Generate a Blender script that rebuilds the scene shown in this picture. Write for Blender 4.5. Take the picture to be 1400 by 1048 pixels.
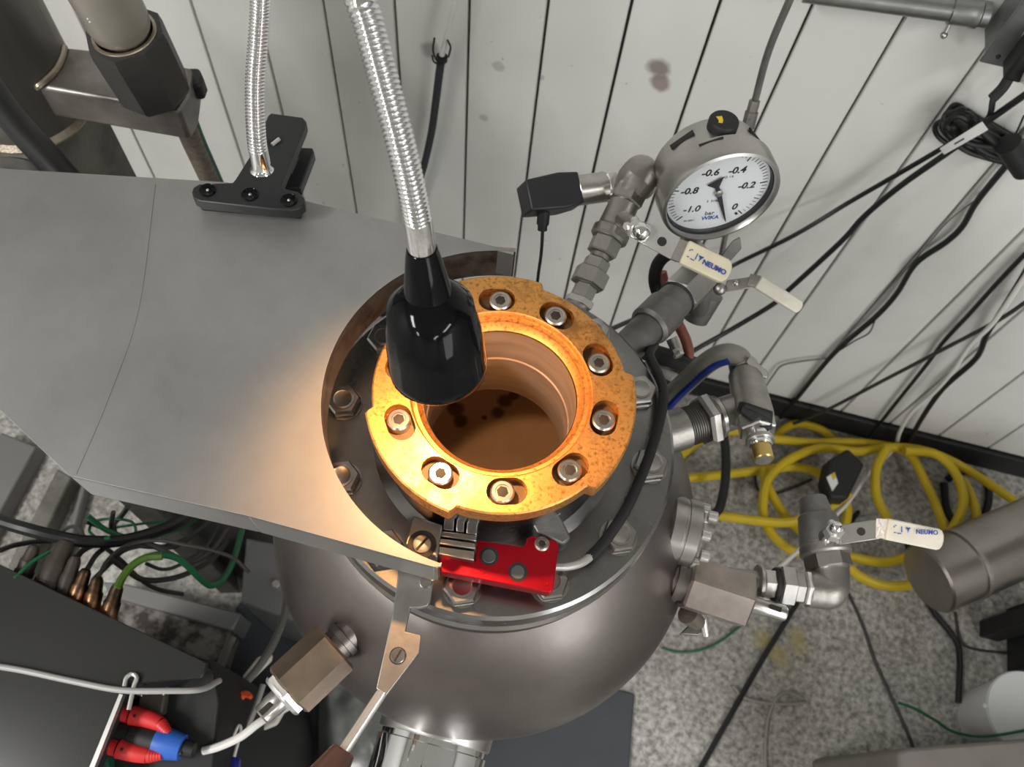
import bpy, bmesh, math, random
from mathutils import Vector as V, Matrix

# ------------------------------------------------------------------ camera, light, exposure
for o in list(bpy.data.objects): bpy.data.objects.remove(o)
SC = bpy.context.scene
COL = SC.collection
FPX = 1150.0
CAMLOC = V((0, 0, 1.70))
CR = V((0.96817304, 0.24135413, 0.0662507))
CU = V((-0.24532673, 0.86274251, 0.44214268))
CF = V((-0.04955566, 0.44432369, -0.89449466))
cam = bpy.data.cameras.new('camera')
cam.sensor_width = 36.0
cam.lens = FPX / 1400 * 36
cam.clip_start = 0.02
cam.dof.use_dof = True
cam.dof.focus_distance = 0.58
cam.dof.aperture_fstop = 13.0
camo = bpy.data.objects.new('camera', cam)
COL.objects.link(camo)
camo.matrix_world = Matrix(((CR.x, CU.x, -CF.x, 0), (CR.y, CU.y, -CF.y, 0), (CR.z, CU.z, -CF.z, 1.70), (0, 0, 0, 1)))
SC.camera = camo

world = bpy.data.worlds.new('world'); SC.world = world
world.use_nodes = True
bg = world.node_tree.nodes['Background']
bg.inputs[0].default_value = (0.9, 0.95, 1.0, 1); bg.inputs[1].default_value = 0.25

def area_light(name, loc, sx, sy, power, col=(1, 0.985, 0.95), target=None):
    l = bpy.data.lights.new(name, 'AREA'); l.shape = 'RECTANGLE'
    l.size = sx; l.size_y = sy; l.energy = power; l.color = col
    o = bpy.data.objects.new(name, l); COL.objects.link(o); o.location = loc
    if target is not None:
        o.rotation_euler = (V(target) - V(loc)).to_track_quat('-Z', 'Y').to_euler()
    return o
area_light('fluorescent_light', (-1.35, -0.95, 2.56), 0.30, 1.25, 64)
area_light('fluorescent_light', (1.80, -0.90, 2.56), 0.30, 1.25, 30)
area_light('fluorescent_light', (-1.15, -3.10, 2.56), 0.30, 1.25, 30)
area_light('fluorescent_light', (1.50, -3.10, 2.56), 0.30, 1.25, 30)
area_light('right_fill_light', (2.36, -1.30, 1.40), 1.7, 1.3, 34, (0.95, 0.98, 1.0), (0.9, 0.6, 0.6))  # added low fill brightening the lower right wall; no window stands there

SC.view_settings.view_transform = 'Standard'
SC.view_settings.look = 'None'
SC.view_settings.gamma = 1.0
SC.view_settings.use_curve_mapping = False
SC.view_settings.exposure = -0.25
SC.cycles.use_denoising = True
SC.cycles.max_bounces = 8
SC.cycles.sample_clamp_indirect = 6.0

random.seed(7)
PI = math.pi
WALL = 0.94

# ------------------------------------------------------------------ pixel of the photograph -> point on a real plane
def ray(px, py): return CR * ((px - 700) / FPX) + CU * ((524 - py) / FPX) + CF
def Z(px, py, z): d = ray(px, py); return CAMLOC + d * ((z - 1.70) / d.z)
def Y(px, py, y): d = ray(px, py); return CAMLOC + d * (y / d.y)
def D(px, py, dep): return CAMLOC + ray(px, py) * dep
def WP(px, py, off=0.01): return Y(px, py, WALL - off)

# ------------------------------------------------------------------ materials
def nd(nt, t, **kw):
    n = nt.nodes.new(t)
    for k, v in kw.items(): setattr(n, k, v)
    return n
def mat(name, col, rough=0.5, metal=0.0, var=0.0, scale=8.0, col2=None, rvar=0.0, bump=0.0, bscale=60.0,
        stretch=(1, 1, 1), detail=4.0, lo=0.35, hi=0.65, coat=0.0, trans=0.0, alpha=1.0, emit=None, estr=0.0, ior=1.45, sheen=0.0, coords='Object'):
    m = bpy.data.materials.new(name); m.use_nodes = True
    nt = m.node_tree; b = nt.nodes['Principled BSDF']
    b.inputs['Base Color'].default_value = (*col, 1); b.inputs['Roughness'].default_value = rough
    b.inputs['Metallic'].default_value = metal; b.inputs['IOR'].default_value = ior
    b.inputs['Coat Weight'].default_value = coat; b.inputs['Coat Roughness'].default_value = 0.05
    b.inputs['Transmission Weight'].default_value = trans; b.inputs['Alpha'].default_value = alpha
    if emit: b.inputs['Emission Color'].default_value = (*emit, 1); b.inputs['Emission Strength'].default_value = estr
    if var or col2 or rvar or bump:
        tc = nd(nt, 'ShaderNodeTexCoord'); mp = nd(nt, 'ShaderNodeMapping'); mp.inputs['Scale'].default_value = stretch
        nt.links.new(tc.outputs[coords], mp.inputs[0])
        if var or col2 or rvar:
            n = nd(nt, 'ShaderNodeTexNoise'); n.inputs['Scale'].default_value = scale; n.inputs['Detail'].default_value = detail; n.inputs['Roughness'].default_value = 0.6
            nt.links.new(mp.outputs[0], n.inputs['Vector'])
            r = nd(nt, 'ShaderNodeMapRange'); r.inputs[1].default_value = lo; r.inputs[2].default_value = hi
            nt.links.new(n.outputs['Fac'], r.inputs[0])
            if var or col2:
                mx = nd(nt, 'ShaderNodeMix', data_type='RGBA')
                c2 = col2 if col2 else tuple(c * (1 - var) for c in col)
                mx.inputs[6].default_value = (*col, 1); mx.inputs[7].default_value = (*c2, 1)
                nt.links.new(r.outputs[0], mx.inputs[0]); nt.links.new(mx.outputs[2], b.inputs['Base Color'])
            if rvar:
                r2 = nd(nt, 'ShaderNodeMapRange'); r2.inputs[1].default_value = lo; r2.inputs[2].default_value = hi
                r2.inputs[3].default_value = rough; r2.inputs[4].default_value = rough + rvar
                nt.links.new(n.outputs['Fac'], r2.inputs[0]); nt.links.new(r2.outputs[0], b.inputs['Roughness'])
        if bump:
            n2 = nd(nt, 'ShaderNodeTexNoise'); n2.inputs['Scale'].default_value = bscale; n2.inputs['Detail'].default_value = 3
            nt.links.new(mp.outputs[0], n2.inputs['Vector'])
            bp = nd(nt, 'ShaderNodeBump'); bp.inputs['Strength'].default_value = bump; bp.inputs['Distance'].default_value = 0.002
            nt.links.new(n2.outputs['Fac'], bp.inputs['Height']); nt.links.new(bp.outputs[0], b.inputs['Normal'])
    return m

M = {}
M['paint'] = mat('wall_paint', (0.70, 0.70, 0.672), 0.55, var=0.18, scale=3.2, lo=0.48, hi=0.75, bump=0.08, bscale=25, stretch=(1, 1, 0.7))
M['groove'] = mat('groove_backing_board', (0.10, 0.10, 0.095), 0.8)  # dark grey backing that shows in the gaps between planks
M['roomwall'] = mat('room_paint', (0.52, 0.52, 0.50), 0.7)
M['ceil'] = mat('ceiling_paint', (0.62, 0.62, 0.60), 0.8)
M['basebd'] = mat('black_baseboard', (0.012, 0.012, 0.013), 0.6)
M['steel_body'] = mat('brown_brushed_steel', (0.26, 0.235, 0.222), 0.34, 1.0, col2=(0.15, 0.13, 0.122), scale=7, rvar=0.14, bump=0.05, bscale=140, lo=0.3, hi=0.75)
M['flange'] = mat('dark_machined_steel', (0.33, 0.325, 0.32), 0.22, 1.0, var=0.35, scale=14, rvar=0.15, bump=0.02, bscale=200)
M['plate'] = mat('grey_sheet_steel', (0.355, 0.352, 0.346), 0.44, 0.6, col2=(0.235, 0.233, 0.23), scale=5.5, rvar=0.10, bump=0.03, bscale=260, detail=7, lo=0.38, hi=0.7)
M['lip'] = mat('grey_folded_edge', (0.50, 0.495, 0.48), 0.42, 0.9, var=0.15, scale=8)
M['stain'] = mat('stainless_fitting', (0.55, 0.535, 0.51), 0.27, 1.0, var=0.25, scale=30, rvar=0.12)
M['cast'] = mat('cast_stainless', (0.43, 0.41, 0.385), 0.42, 1.0, var=0.25, scale=40, bump=0.12, bscale=300)
M['castdark'] = mat('dull_grey_pipe', (0.27, 0.265, 0.255), 0.5, 0.9, var=0.3, scale=40, bump=0.15, bscale=250)
M['bright'] = mat('bright_steel', (0.78, 0.77, 0.75), 0.22, 0.75, var=0.12, scale=60)
M['chrome'] = mat('chrome', (0.85, 0.85, 0.86), 0.06, 1.0)
M['bronze_hex'] = mat('brown_tarnished_hex_steel', (0.42, 0.31, 0.23), 0.38, 0.95, col2=(0.27, 0.21, 0.165), scale=22, stretch=(1, 1, 1), bump=0.06, bscale=150)
M['hexwarm'] = mat('warm_grey_hex_steel', (0.42, 0.36, 0.33), 0.38, 0.95, col2=(0.28, 0.24, 0.22), scale=26, bump=0.06, bscale=150)
M['bolt'] = mat('bolt_steel', (0.50, 0.48, 0.46), 0.24, 1.0, var=0.3, scale=70)
M['cap'] = mat('socket_cap_steel', (0.62, 0.58, 0.54), 0.28, 1.0, var=0.25, scale=120)
M['socket'] = mat('hex_socket_dark', (0.022, 0.02, 0.018), 0.7, 0.1)
M['sootslot'] = mat('sooty_slot', (0.10, 0.075, 0.05), 0.6, 0.5)
M['bore'] = mat('brown_bore_steel', (0.32, 0.245, 0.19), 0.45, 0.45, col2=(0.22, 0.165, 0.125), scale=12, stretch=(1, 1, 6), bump=0.03, bscale=120)
M['inside'] = mat('vessel_inner_steel', (0.68, 0.56, 0.46), 0.5, 0.2, col2=(0.54, 0.43, 0.35), scale=9)
M['blackgloss'] = mat('black_gloss_enamel', (0.004, 0.004, 0.005), 0.07)
M['blackgloss'].node_tree.nodes['Principled BSDF'].inputs['Specular IOR Level'].default_value = 0.22
M['clipblack'] = mat('black_satin_plastic', (0.018, 0.018, 0.020), 0.42)
M['rubber'] = mat('black_rubber', (0.012, 0.012, 0.013), 0.55)
M['cable'] = mat('black_cable_jacket', (0.010, 0.010, 0.011), 0.42)
M['thinwire'] = mat('grey_thin_wire', (0.16, 0.155, 0.145), 0.5)
M['greycable'] = mat('grey_cable_jacket', (0.36, 0.35, 0.345), 0.4)
M['whitecable'] = mat('white_cable_jacket', (0.70, 0.69, 0.67), 0.45)
M['green'] = mat('green_wire_jacket', (0.012, 0.115, 0.045), 0.4)
M['olive'] = mat('olive_green_wire', (0.05, 0.10, 0.012), 0.4)
M['darkwire'] = mat('dark_grey_wire', (0.035, 0.033, 0.030), 0.5)
M['yellow'] = mat('yellow_cable_jacket', (0.60, 0.43, 0.012), 0.42, var=0.15, scale=12)
M['red'] = mat('red_anodised_metal', (0.52, 0.008, 0.022), 0.30, 0.75, var=0.15, scale=25, bump=0.03, bscale=400)
M['redplug'] = mat('red_plug_plastic', (0.62, 0.03, 0.03), 0.4)
M['blueplug'] = mat('blue_plug_plastic', (0.03, 0.12, 0.50), 0.4)
M['navy'] = mat('navy_plug_plastic', (0.015, 0.02, 0.22), 0.35)
M['orange'] = mat('orange_tag_plastic', (0.75, 0.09, 0.015), 0.5)
M['cream'] = mat('cream_vinyl_sleeve', (0.72, 0.66, 0.49), 0.45, var=0.12, scale=60)
M['ivory'] = mat('ivory_vinyl_sleeve', (0.72, 0.69, 0.60), 0.45, var=0.12, scale=60)
M['inkblue'] = mat('blue_print', (0.03, 0.07, 0.36), 0.6)
M['inkblack'] = mat('black_print', (0.01, 0.01, 0.012), 0.6)
M['dial'] = mat('white_dial', (0.74, 0.77, 0.80), 0.5)
M['yellowmark'] = mat('yellow_mark', (0.75, 0.55, 0.03), 0.5)
M['gaugecase'] = mat('satin_gauge_steel', (0.50, 0.485, 0.465), 0.34, 1.0, var=0.15, scale=30)
M['lid'] = mat('black_glossy_panel', (0.022, 0.022, 0.021), 0.22)
M['darkbox'] = mat('dark_cabinet_interior', (0.014, 0.014, 0.015), 0.6)
M['brownblock'] = mat('brown_terminal_plastic', (0.085, 0.075, 0.06), 0.5)
M['rust'] = mat('corroded_grey_iron', (0.23, 0.21, 0.195), 0.8, 0.1, col2=(0.045, 0.038, 0.034), scale=26, bump=0.8, bscale=60, lo=0.42, hi=0.56)
M['slate'] = mat('slate_blue_mat', (0.058, 0.063, 0.074), 0.6, var=0.15, scale=10)
M['greypanel'] = mat('mid_grey_panel', (0.20, 0.20, 0.20), 0.45, 0.3, var=0.1, scale=8)
M['column'] = mat('weathered_column_steel', (0.31, 0.295, 0.275), 0.36, 0.95, col2=(0.19, 0.18, 0.165), scale=5, stretch=(3, 3, 0.5), rvar=0.15)
M['arm'] = mat('bracket_arm_steel', (0.33, 0.31, 0.29), 0.42, 0.9, col2=(0.21, 0.195, 0.185), scale=18, bump=0.1, bscale=200)
M['post'] = mat('olive_grey_post', (0.20, 0.195, 0.17), 0.6, 0.2, col2=(0.11, 0.105, 0.09), scale=18)
M['weld'] = mat('tan_weld_bead', (0.42, 0.36, 0.29), 0.4, 0.9, bump=0.5, bscale=200)
M['blackhex'] = mat('black_hex_socket_plastic', (0.050, 0.047, 0.044), 0.42, 0.1, var=0.3, scale=20)
M['frost'] = mat('frosted_tube', (0.40, 0.375, 0.32), 0.22, 0.0, col2=(0.30, 0.28, 0.235), scale=5, trans=0.25)
M['speck'] = mat('white_speck', (0.85, 0.85, 0.83), 0.5)
M['braid'] = mat('brown_braided_hose', (0.25, 0.215, 0.17), 0.6, col2=(0.15, 0.13, 0.105), scale=160, bump=0.3, bscale=300)
M['teal'] = mat('teal_edge_strip', (0.05, 0.17, 0.14), 0.5)
M['galv'] = mat('galvanised_conduit', (0.38, 0.39, 0.39), 0.36, 1.0, var=0.25, scale=30)
M['jbox'] = mat('grey_box_steel', (0.24, 0.245, 0.25), 0.45, 0.7, var=0.25, scale=30)
M['greyplug'] = mat('pale_grey_plug', (0.42, 0.41, 0.39), 0.5)
M['bigpipe'] = mat('satin_pipe_steel', (0.34, 0.315, 0.285), 0.30, 0.95, var=0.2, scale=8, rvar=0.1)
M['cup'] = mat('white_tub_plastic', (0.62, 0.63, 0.64), 0.4)
M['beam'] = mat('brown_grey_beam', (0.16, 0.145, 0.13), 0.55, var=0.2, scale=10)
M['hosebody'] = mat('clear_grey_hose', (0.30, 0.29, 0.26), 0.28, trans=0.15)
M['bluestripe'] = mat('blue_hose_stripe', (0.02, 0.05, 0.33), 0.4)
M['redhose'] = mat('red_brown_hose', (0.30, 0.085, 0.055), 0.5, var=0.25, scale=30)
M['brass'] = mat('brass', (0.62, 0.44, 0.16), 0.3, 1.0)
M['copper'] = mat('copper_gland', (0.48, 0.25, 0.12), 0.32, 1.0, col2=(0.08, 0.055, 0.04), scale=40)
M['darkgland'] = mat('dark_brown_gland', (0.05, 0.04, 0.034), 0.5, 0.3)
M['handlebrown'] = mat('dark_brown_grip', (0.055, 0.030, 0.025), 0.25, coat=0.3)
M['sheath'] = mat('clear_sheath', (0.45, 0.44, 0.42), 0.3, 0.3)
M['button'] = mat('grey_dowel_steel', (0.16, 0.17, 0.168), 0.45, 0.8, var=0.25, scale=90)
M['label'] = mat('white_sticker', (0.70, 0.70, 0.70), 0.5)
M['bulb'] = mat('warm_bulb', (1, 0.8, 0.5), 0.5, emit=(1.0, 0.66, 0.33), estr=14.0)
M['shadein'] = mat('shade_inner_white', (0.75, 0.72, 0.66), 0.5)
M['dust'] = mat('grey_fluff', (0.22, 0.21, 0.20), 0.9)

# bronze ring: golden bronze with dark burnt blotches
def bronze_mat():
    m = mat('golden_bronze', (0.95, 0.49, 0.155), 0.38, 1.0, bump=0.05, bscale=220)
    nt = m.node_tree; b = nt.nodes['Principled BSDF']; b.inputs['Metallic'].default_value = 0.92
    tc = nd(nt, 'ShaderNodeTexCoord')
    n = nd(nt, 'ShaderNodeTexNoise'); n.inputs['Scale'].default_value = 26; n.inputs['Detail'].default_value = 8; n.inputs['Roughness'].default_value = 0.72
    n2 = nd(nt, 'ShaderNodeTexNoise'); n2.inputs['Scale'].default_value = 420; n2.inputs['Detail'].default_value = 3
    for q in (n, n2): nt.links.new(tc.outputs['Object'], q.inputs['Vector'])
    r = nd(nt, 'ShaderNodeMapRange'); r.inputs[1].default_value = 0.50; r.inputs[2].default_value = 0.66
    r2 = nd(nt, 'ShaderNodeMapRange'); r2.inputs[1].default_value = 0.52; r2.inputs[2].default_value = 0.70
    nt.links.new(n.outputs['Fac'], r.inputs[0]); nt.links.new(n2.outputs['Fac'], r2.inputs[0])
    m1 = nd(nt, 'ShaderNodeMix', data_type='RGBA'); m1.inputs[6].default_value = (0.82, 0.41, 0.125, 1); m1.inputs[7].default_value = (0.34, 0.18, 0.075, 1)
    m2 = nd(nt, 'ShaderNodeMix', data_type='RGBA'); m2.inputs[7].default_value = (0.42, 0.19, 0.05, 1)
    nt.links.new(r.outputs[0], m1.inputs[0]); nt.links.new(m1.outputs[2], m2.inputs[6]); nt.links.new(r2.outputs[0], m2.inputs[0])
    nt.links.new(m2.outputs[2], b.inputs['Base Color'])
    r3 = nd(nt, 'ShaderNodeMapRange'); r3.inputs[1].default_value = 0.45; r3.inputs[2].default_value = 0.7; r3.inputs[3].default_value = 0.42; r3.inputs[4].default_value = 0.60
    nt.links.new(n.outputs['Fac'], r3.inputs[0]); nt.links.new(r3.outputs[0], b.inputs['Roughness'])
    return m
M['bronze'] = bronze_mat()
M['groovebronze'] = mat('bright_bronze_rim', (0.92, 0.55, 0.20), 0.30, 1.0, bump=0.04, bscale=200)

def floor_mat():
    m = mat('speckled_floor', (0.40, 0.395, 0.37), 0.45)
    nt = m.node_tree; b = nt.nodes['Principled BSDF']
    tc = nd(nt, 'ShaderNodeTexCoord')
    n = nd(nt, 'ShaderNodeTexNoise'); n.inputs['Scale'].default_value = 95; n.inputs['Detail'].default_value = 6; n.inputs['Roughness'].default_value = 0.7
    n2 = nd(nt, 'ShaderNodeTexNoise'); n2.inputs['Scale'].default_value = 4.0; n2.inputs['Detail'].default_value = 4
    for q in (n, n2): nt.links.new(tc.outputs['Object'], q.inputs['Vector'])
    cr = nd(nt, 'ShaderNodeValToRGB'); e = cr.color_ramp.elements
    e[0].position = 0.36; e[0].color = (0.19, 0.185, 0.17, 1); e[1].position = 0.66; e[1].color = (0.62, 0.605, 0.57, 1)
    nt.links.new(n.outputs['Fac'], cr.inputs[0])
    mx = nd(nt, 'ShaderNodeMix', data_type='RGBA', blend_type='MULTIPLY'); mx.inputs[0].default_value = 0.6
    cr2 = nd(nt, 'ShaderNodeValToRGB'); e = cr2.color_ramp.elements
    e[0].position = 0.38; e[0].color = (0.55, 0.52, 0.50, 1); e[1].position = 0.62; e[1].color = (1, 1, 1, 1)
    nt.links.new(n2.outputs['Fac'], cr2.inputs[0])
    nt.links.new(cr.outputs[0], mx.inputs[6]); nt.links.new(cr2.outputs[0], mx.inputs[7]); nt.links.new(mx.outputs[2], b.inputs['Base Color'])
    return m
M['floor'] = floor_mat()

# stained wall planks: worn brown spot and sooty smudges that belong to the paint
def add_stain(m, spots):
    nt = m.node_tree; b = nt.nodes['Principled BSDF']
    src = b.inputs['Base Color'].links[0].from_socket
    geo = nd(nt, 'ShaderNodeNewGeometry')
    nz = nd(nt, 'ShaderNodeTexNoise'); nz.inputs['Scale'].default_value = 22; nz.inputs['Detail'].default_value = 4
    nt.links.new(geo.outputs['Position'], nz.inputs['Vector'])
    # tiny scattered specks
    n2 = nd(nt, 'ShaderNodeTexNoise'); n2.inputs['Scale'].default_value = 70; n2.inputs['Detail'].default_value = 2
    nt.links.new(geo.outputs['Position'], n2.inputs['Vector'])
    r2 = nd(nt, 'ShaderNodeMapRange'); r2.inputs[1].default_value = 0.75; r2.inputs[2].default_value = 0.82
    nt.links.new(n2.outputs['Fac'], r2.inputs[0])
    mx = nd(nt, 'ShaderNodeMix', data_type='RGBA'); mx.inputs[7].default_value = (0.22, 0.21, 0.20, 1)
    nt.links.new(src, mx.inputs[6]); nt.links.new(r2.outputs[0], mx.inputs[0]); src = mx.outputs[2]
    for p, rad, col, st in spots:
        vs = nd(nt, 'ShaderNodeVectorMath', operation='DISTANCE'); vs.inputs[1].default_value = p
        nt.links.new(geo.outputs['Position'], vs.inputs[0])
        ad = nd(nt, 'ShaderNodeMath', operation='MULTIPLY_ADD'); ad.inputs[1].default_value = rad * 1.6; ad.inputs[2].default_value = -rad * 0.8
        nt.links.new(nz.outputs['Fac'], ad.inputs[0])
        sm = nd(nt, 'ShaderNodeMath', operation='ADD'); nt.links.new(vs.outputs['Value'], sm.inputs[0]); nt.links.new(ad.outputs[0], sm.inputs[1])
        r = nd(nt, 'ShaderNodeMapRange'); r.inputs[1].default_value = rad * 1.1; r.inputs[2].default_value = rad * 0.6
        r.inputs[3].default_value = 0; r.inputs[4].default_value = st
        nt.links.new(sm.outputs[0], r.inputs[0])
        mx = nd(nt, 'ShaderNodeMix', data_type='RGBA'); mx.inputs[7].default_value = (*col, 1)
        nt.links.new(src, mx.inputs[6]); nt.links.new(r.outputs[0], mx.inputs[0]); src = mx.outputs[2]
    nt.links.new(src, b.inputs['Base Color'])
add_stain(M['paint'], [(Y(903, 92, WALL), 0.020, (0.20, 0.15, 0.135), 0.85), (Y(903, 112, WALL), 0.016, (0.22, 0.16, 0.14), 0.8),
                       (Y(590, 66, WALL), 0.018, (0.16, 0.155, 0.15), 0.6), (Y(662, 160, WALL), 0.008, (0.25, 0.25, 0.24), 0.5),
                       (Y(682, 90, WALL), 0.010, (0.3, 0.3, 0.29), 0.5), (Y(740, 105, WALL), 0.006, (0.3, 0.3, 0.29), 0.5)])

def hit_ball(px, py, c, r):
    d = ray(px, py).normalized(); oc = CAMLOC - c; b = oc.dot(d); return CAMLOC + d * (-b + math.sqrt(b * b - oc.dot(oc) + r * r))
BC = V((-0.0345, 0.2515, 0.885))
add_stain(M['inside'], [(hit_ball(x, y, BC, 0.195), r_, (0.07, 0.05, 0.035), 0.85) for x, y, r_ in ((624, 558, 0.011), (630, 575, 0.009), (618, 545, 0.008), (690, 548, 0.012), (680, 562, 0.010), (702, 540, 0.007), (662, 570, 0.004))])

add_stain(M['floor'], [(Z(x, y, 0.0), 0.022, (0.36, 0.30, 0.10), 0.5) for x, y in ((1040, 872), (1052, 886), (1088, 868), (1090, 882), (1066, 896))])

# ------------------------------------------------------------------ mesh helpers
class MB:
    def __init__(s): s.v = []; s.f = []
    def add(s, vs, fs):
        n = len(s.v); s.v += [V(p) for p in vs]; s.f += [tuple(i + n for i in f) for f in fs]
        return s
def axes(ax, up=None):
    z = V(ax).normalized()
    u = V(up) if up is not None else (V((0, 0, 1)) if abs(z.z) < 0.9 else V((1, 0, 0)))
    x = (u - z * u.dot(z)).normalized(); y = z.cross(x)
    return x, y, z
def lathe(mb, o, ax, prof, seg=32, up=None, rot=0.0, arc=None):
    """prof: list of (t along axis, radius)"""
    o = V(o); x, y, z = axes(ax, up); vs = []; fs = []; rings = []
    for t, r in prof:
        if r < 1e-6: rings.append([len(vs)]); vs.append(o + z * t)
        else:
            rings.append(list(range(len(vs), len(vs) + seg)))
            for i in range(seg):
                a = rot + 2 * PI * i / seg
                vs.append(o + z * t + (x * math.cos(a) + y * math.sin(a)) * r)
    for A, B in zip(rings, rings[1:]):
        for i in range(seg):
            j = (i + 1) % seg
            if len(A) == 1 and len(B) == 1: continue
            if len(A) == 1: fs.append((A[0], B[j], B[i]))
            elif len(B) == 1: fs.append((A[i], A[j], B[0]))
            else: fs.append((A[i], A[j], B[j], B[i]))
    return mb.add(vs, fs)
def cyl(mb, a, b, r, r2=None, seg=24, ch=0.0):
    a = V(a); b = V(b); L = (b - a).length; r2 = r if r2 is None else r2
    c = min(ch, L * 0.3)
    if c > 0: prof = [(0, 0), (0, r - c), (c, r), (L - c, r2), (L, r2 - c), (L, 0)]
    else: prof = [(0, 0), (0, r), (L, r2), (L, 0)]
    return lathe(mb, a, b - a, prof, seg)
def hexn(mb, a, b, af, ch=0.0015, rot=0.0, up=None):
    a = V(a); b = V(b); L = (b - a).length; r = af / math.sqrt(3); c = min(ch, L * 0.3)
    return lathe(mb, a, b - a, [(0, 0), (0, r * 0.9), (c, r), (L - c, r), (L, r * 0.9), (L, 0)], 6, up, rot)
def box(mb, c, sx, sy, sz, x=None, y=None, z=None):
    c = V(c); x = V(x) if x is not None else V((1, 0, 0)); y = V(y) if y is not None else V((0, 1, 0)); z = V(z) if z is not None else V((0, 0, 1))
    vs = [c + x * (sx / 2 * i) + y * (sy / 2 * j) + z * (sz / 2 * k) for k in (-1, 1) for j in (-1, 1) for i in (-1, 1)]
    return mb.add(vs, [(0, 2, 3, 1), (4, 5, 7, 6), (0, 1, 5, 4), (1, 3, 7, 5), (3, 2, 6, 7), (2, 0, 4, 6)])
def prism(mb, pts, d):
    """pts: outline of the top face, d: vector to the bottom face"""
    pts = [V(p) for p in pts]; d = V(d); n = len(pts)
    nrm = V((0, 0, 0))
    for i in range(n): nrm += pts[i].cross(pts[(i + 1) % n])
    if nrm.dot(d) > 0: pts = pts[::-1]
    vs = pts + [p + d for p in pts]
    fs = [tuple(range(n)), tuple(range(2 * n - 1, n - 1, -1))] + [(i, i + n, (i + 1) % n + n, (i + 1) % n) for i in range(n)]
    return mb.add(vs, fs)
def smooth(pts, res=6):
    pts = [V(p) for p in pts]
    if len(pts) < 3: return pts
    P = [pts[0] * 2 - pts[1]] + pts + [pts[-1] * 2 - pts[-2]]
    out = []
    for i in range(1, len(P) - 2):
        p0, p1, p2, p3 = P[i - 1:i + 3]
        for k in range(res):
            t = k / res
            out.append(0.5 * ((2 * p1) + (p2 - p0) * t + (2 * p0 - 5 * p1 + 4 * p2 - p3) * t * t + (3 * p1 - p0 - 3 * p2 + p3) * t ** 3))
    out.append(pts[-1]); return out
def tube(mb, pts, r, seg=8, res=6, cap=True, sm=True, flat=1.0, up=None):
    p = smooth(pts, res) if sm else [V(q) for q in pts]
    n = len(p); rad = r if callable(r) else (lambda t: r)
    tan = [(p[min(i + 1, n - 1)] - p[max(i - 1, 0)]).normalized() for i in range(n)]
    x, y, _ = axes(tan[0], up); vs = []; fs = []
    for i in range(n):
        if i:
            x = (x - tan[i] * x.dot(tan[i])).normalized()
        y = tan[i].cross(x); rr = rad(i / (n - 1))
        for k in range(seg):
            a = 2 * PI * k / seg
            vs.append(p[i] + x * (math.cos(a) * rr) + y * (math.sin(a) * rr * flat))
    for i in range(n - 1):
        for k in range(seg):
            j = (k + 1) % seg
            fs.append((i * seg + k, i * seg + j, (i + 1) * seg + j, (i + 1) * seg + k))
    if cap:
        fs.append(tuple(range(seg - 1, -1, -1))); fs.append(tuple(range((n - 1) * seg, n * seg)))
    return mb.add(vs, fs)
def ball(mb, c, r, seg=20, rings=10, ax=(0, 0, 1)):
    return lathe(mb, V(c), ax, [(-math.cos(PI * i / rings) * r, math.sin(PI * i / rings) * r if 0 < i < rings else 0) for i in range(rings + 1)], seg)
def rbar(mb, a, b, w, t, nrm, end=0.5, n=6):
    """flat bar with one rounded end at b; nrm is the face normal"""
    a = V(a); b = V(b); u = (b - a).normalized(); z = V(nrm); z = (z - u * z.dot(u)).normalized(); s = z.cross(u)
    pts = [a + s * w / 2, a - s * w / 2]
    e = w * end
    for i in range(n + 1):
        th = -PI / 2 + PI * i / n
        pts.append(b - u * e + u * (math.cos(th) * e) + s * (math.sin(th) * w / 2))
    return prism(mb, [p + z * t / 2 for p in pts], -z * t)

def root_of(o):
    p = V((0, 0, 0))
    while o is not None: p += o.location; o = o.parent
    return p
def build(name, mb, m, parent=None, bev=0.0, ang=35, bseg=2, loc=None):
    """links the shapes gathered in mb as one mesh object"""
    if parent is not None: off = root_of(parent)
    else: off = V(loc) if loc is not None else sum(mb.v, V((0, 0, 0))) / max(1, len(mb.v))
    me = bpy.data.meshes.new(name)
    me.from_pydata([tuple(p - off) for p in mb.v], [], mb.f)
    bm = bmesh.new(); bm.from_mesh(me); bmesh.ops.recalc_face_normals(bm, faces=bm.faces); bm.to_mesh(me); bm.free()
    me.polygons.foreach_set('use_smooth', [True] * len(me.polygons))
    me.set_sharp_from_angle(angle=math.radians(ang))
    me.materials.append(M[m] if isinstance(m, str) else m)
    o = bpy.data.objects.new(name, me); COL.objects.link(o)
    if parent is not None: o.parent = parent
    else: o.location = off
    if bev:
        md = o.modifiers.new('bevel', 'BEVEL'); md.width = bev; md.segments = bseg; md.limit_method = 'ANGLE'; md.angle_limit = math.radians(40)
    return o
def tag(o, label=None, cat=None, group=None, kind=None):
    if label: o['label'] = label
    if cat: o['category'] = cat
    if group: o['group'] = group
    if kind: o['kind'] = kind
    return o
def thing(name, label, cat, loc, group=None):
    o = bpy.data.objects.new(name, None); COL.objects.link(o); o.location = V(loc); o.empty_display_size = 0.02
    return tag(o, label, cat, group)
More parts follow.
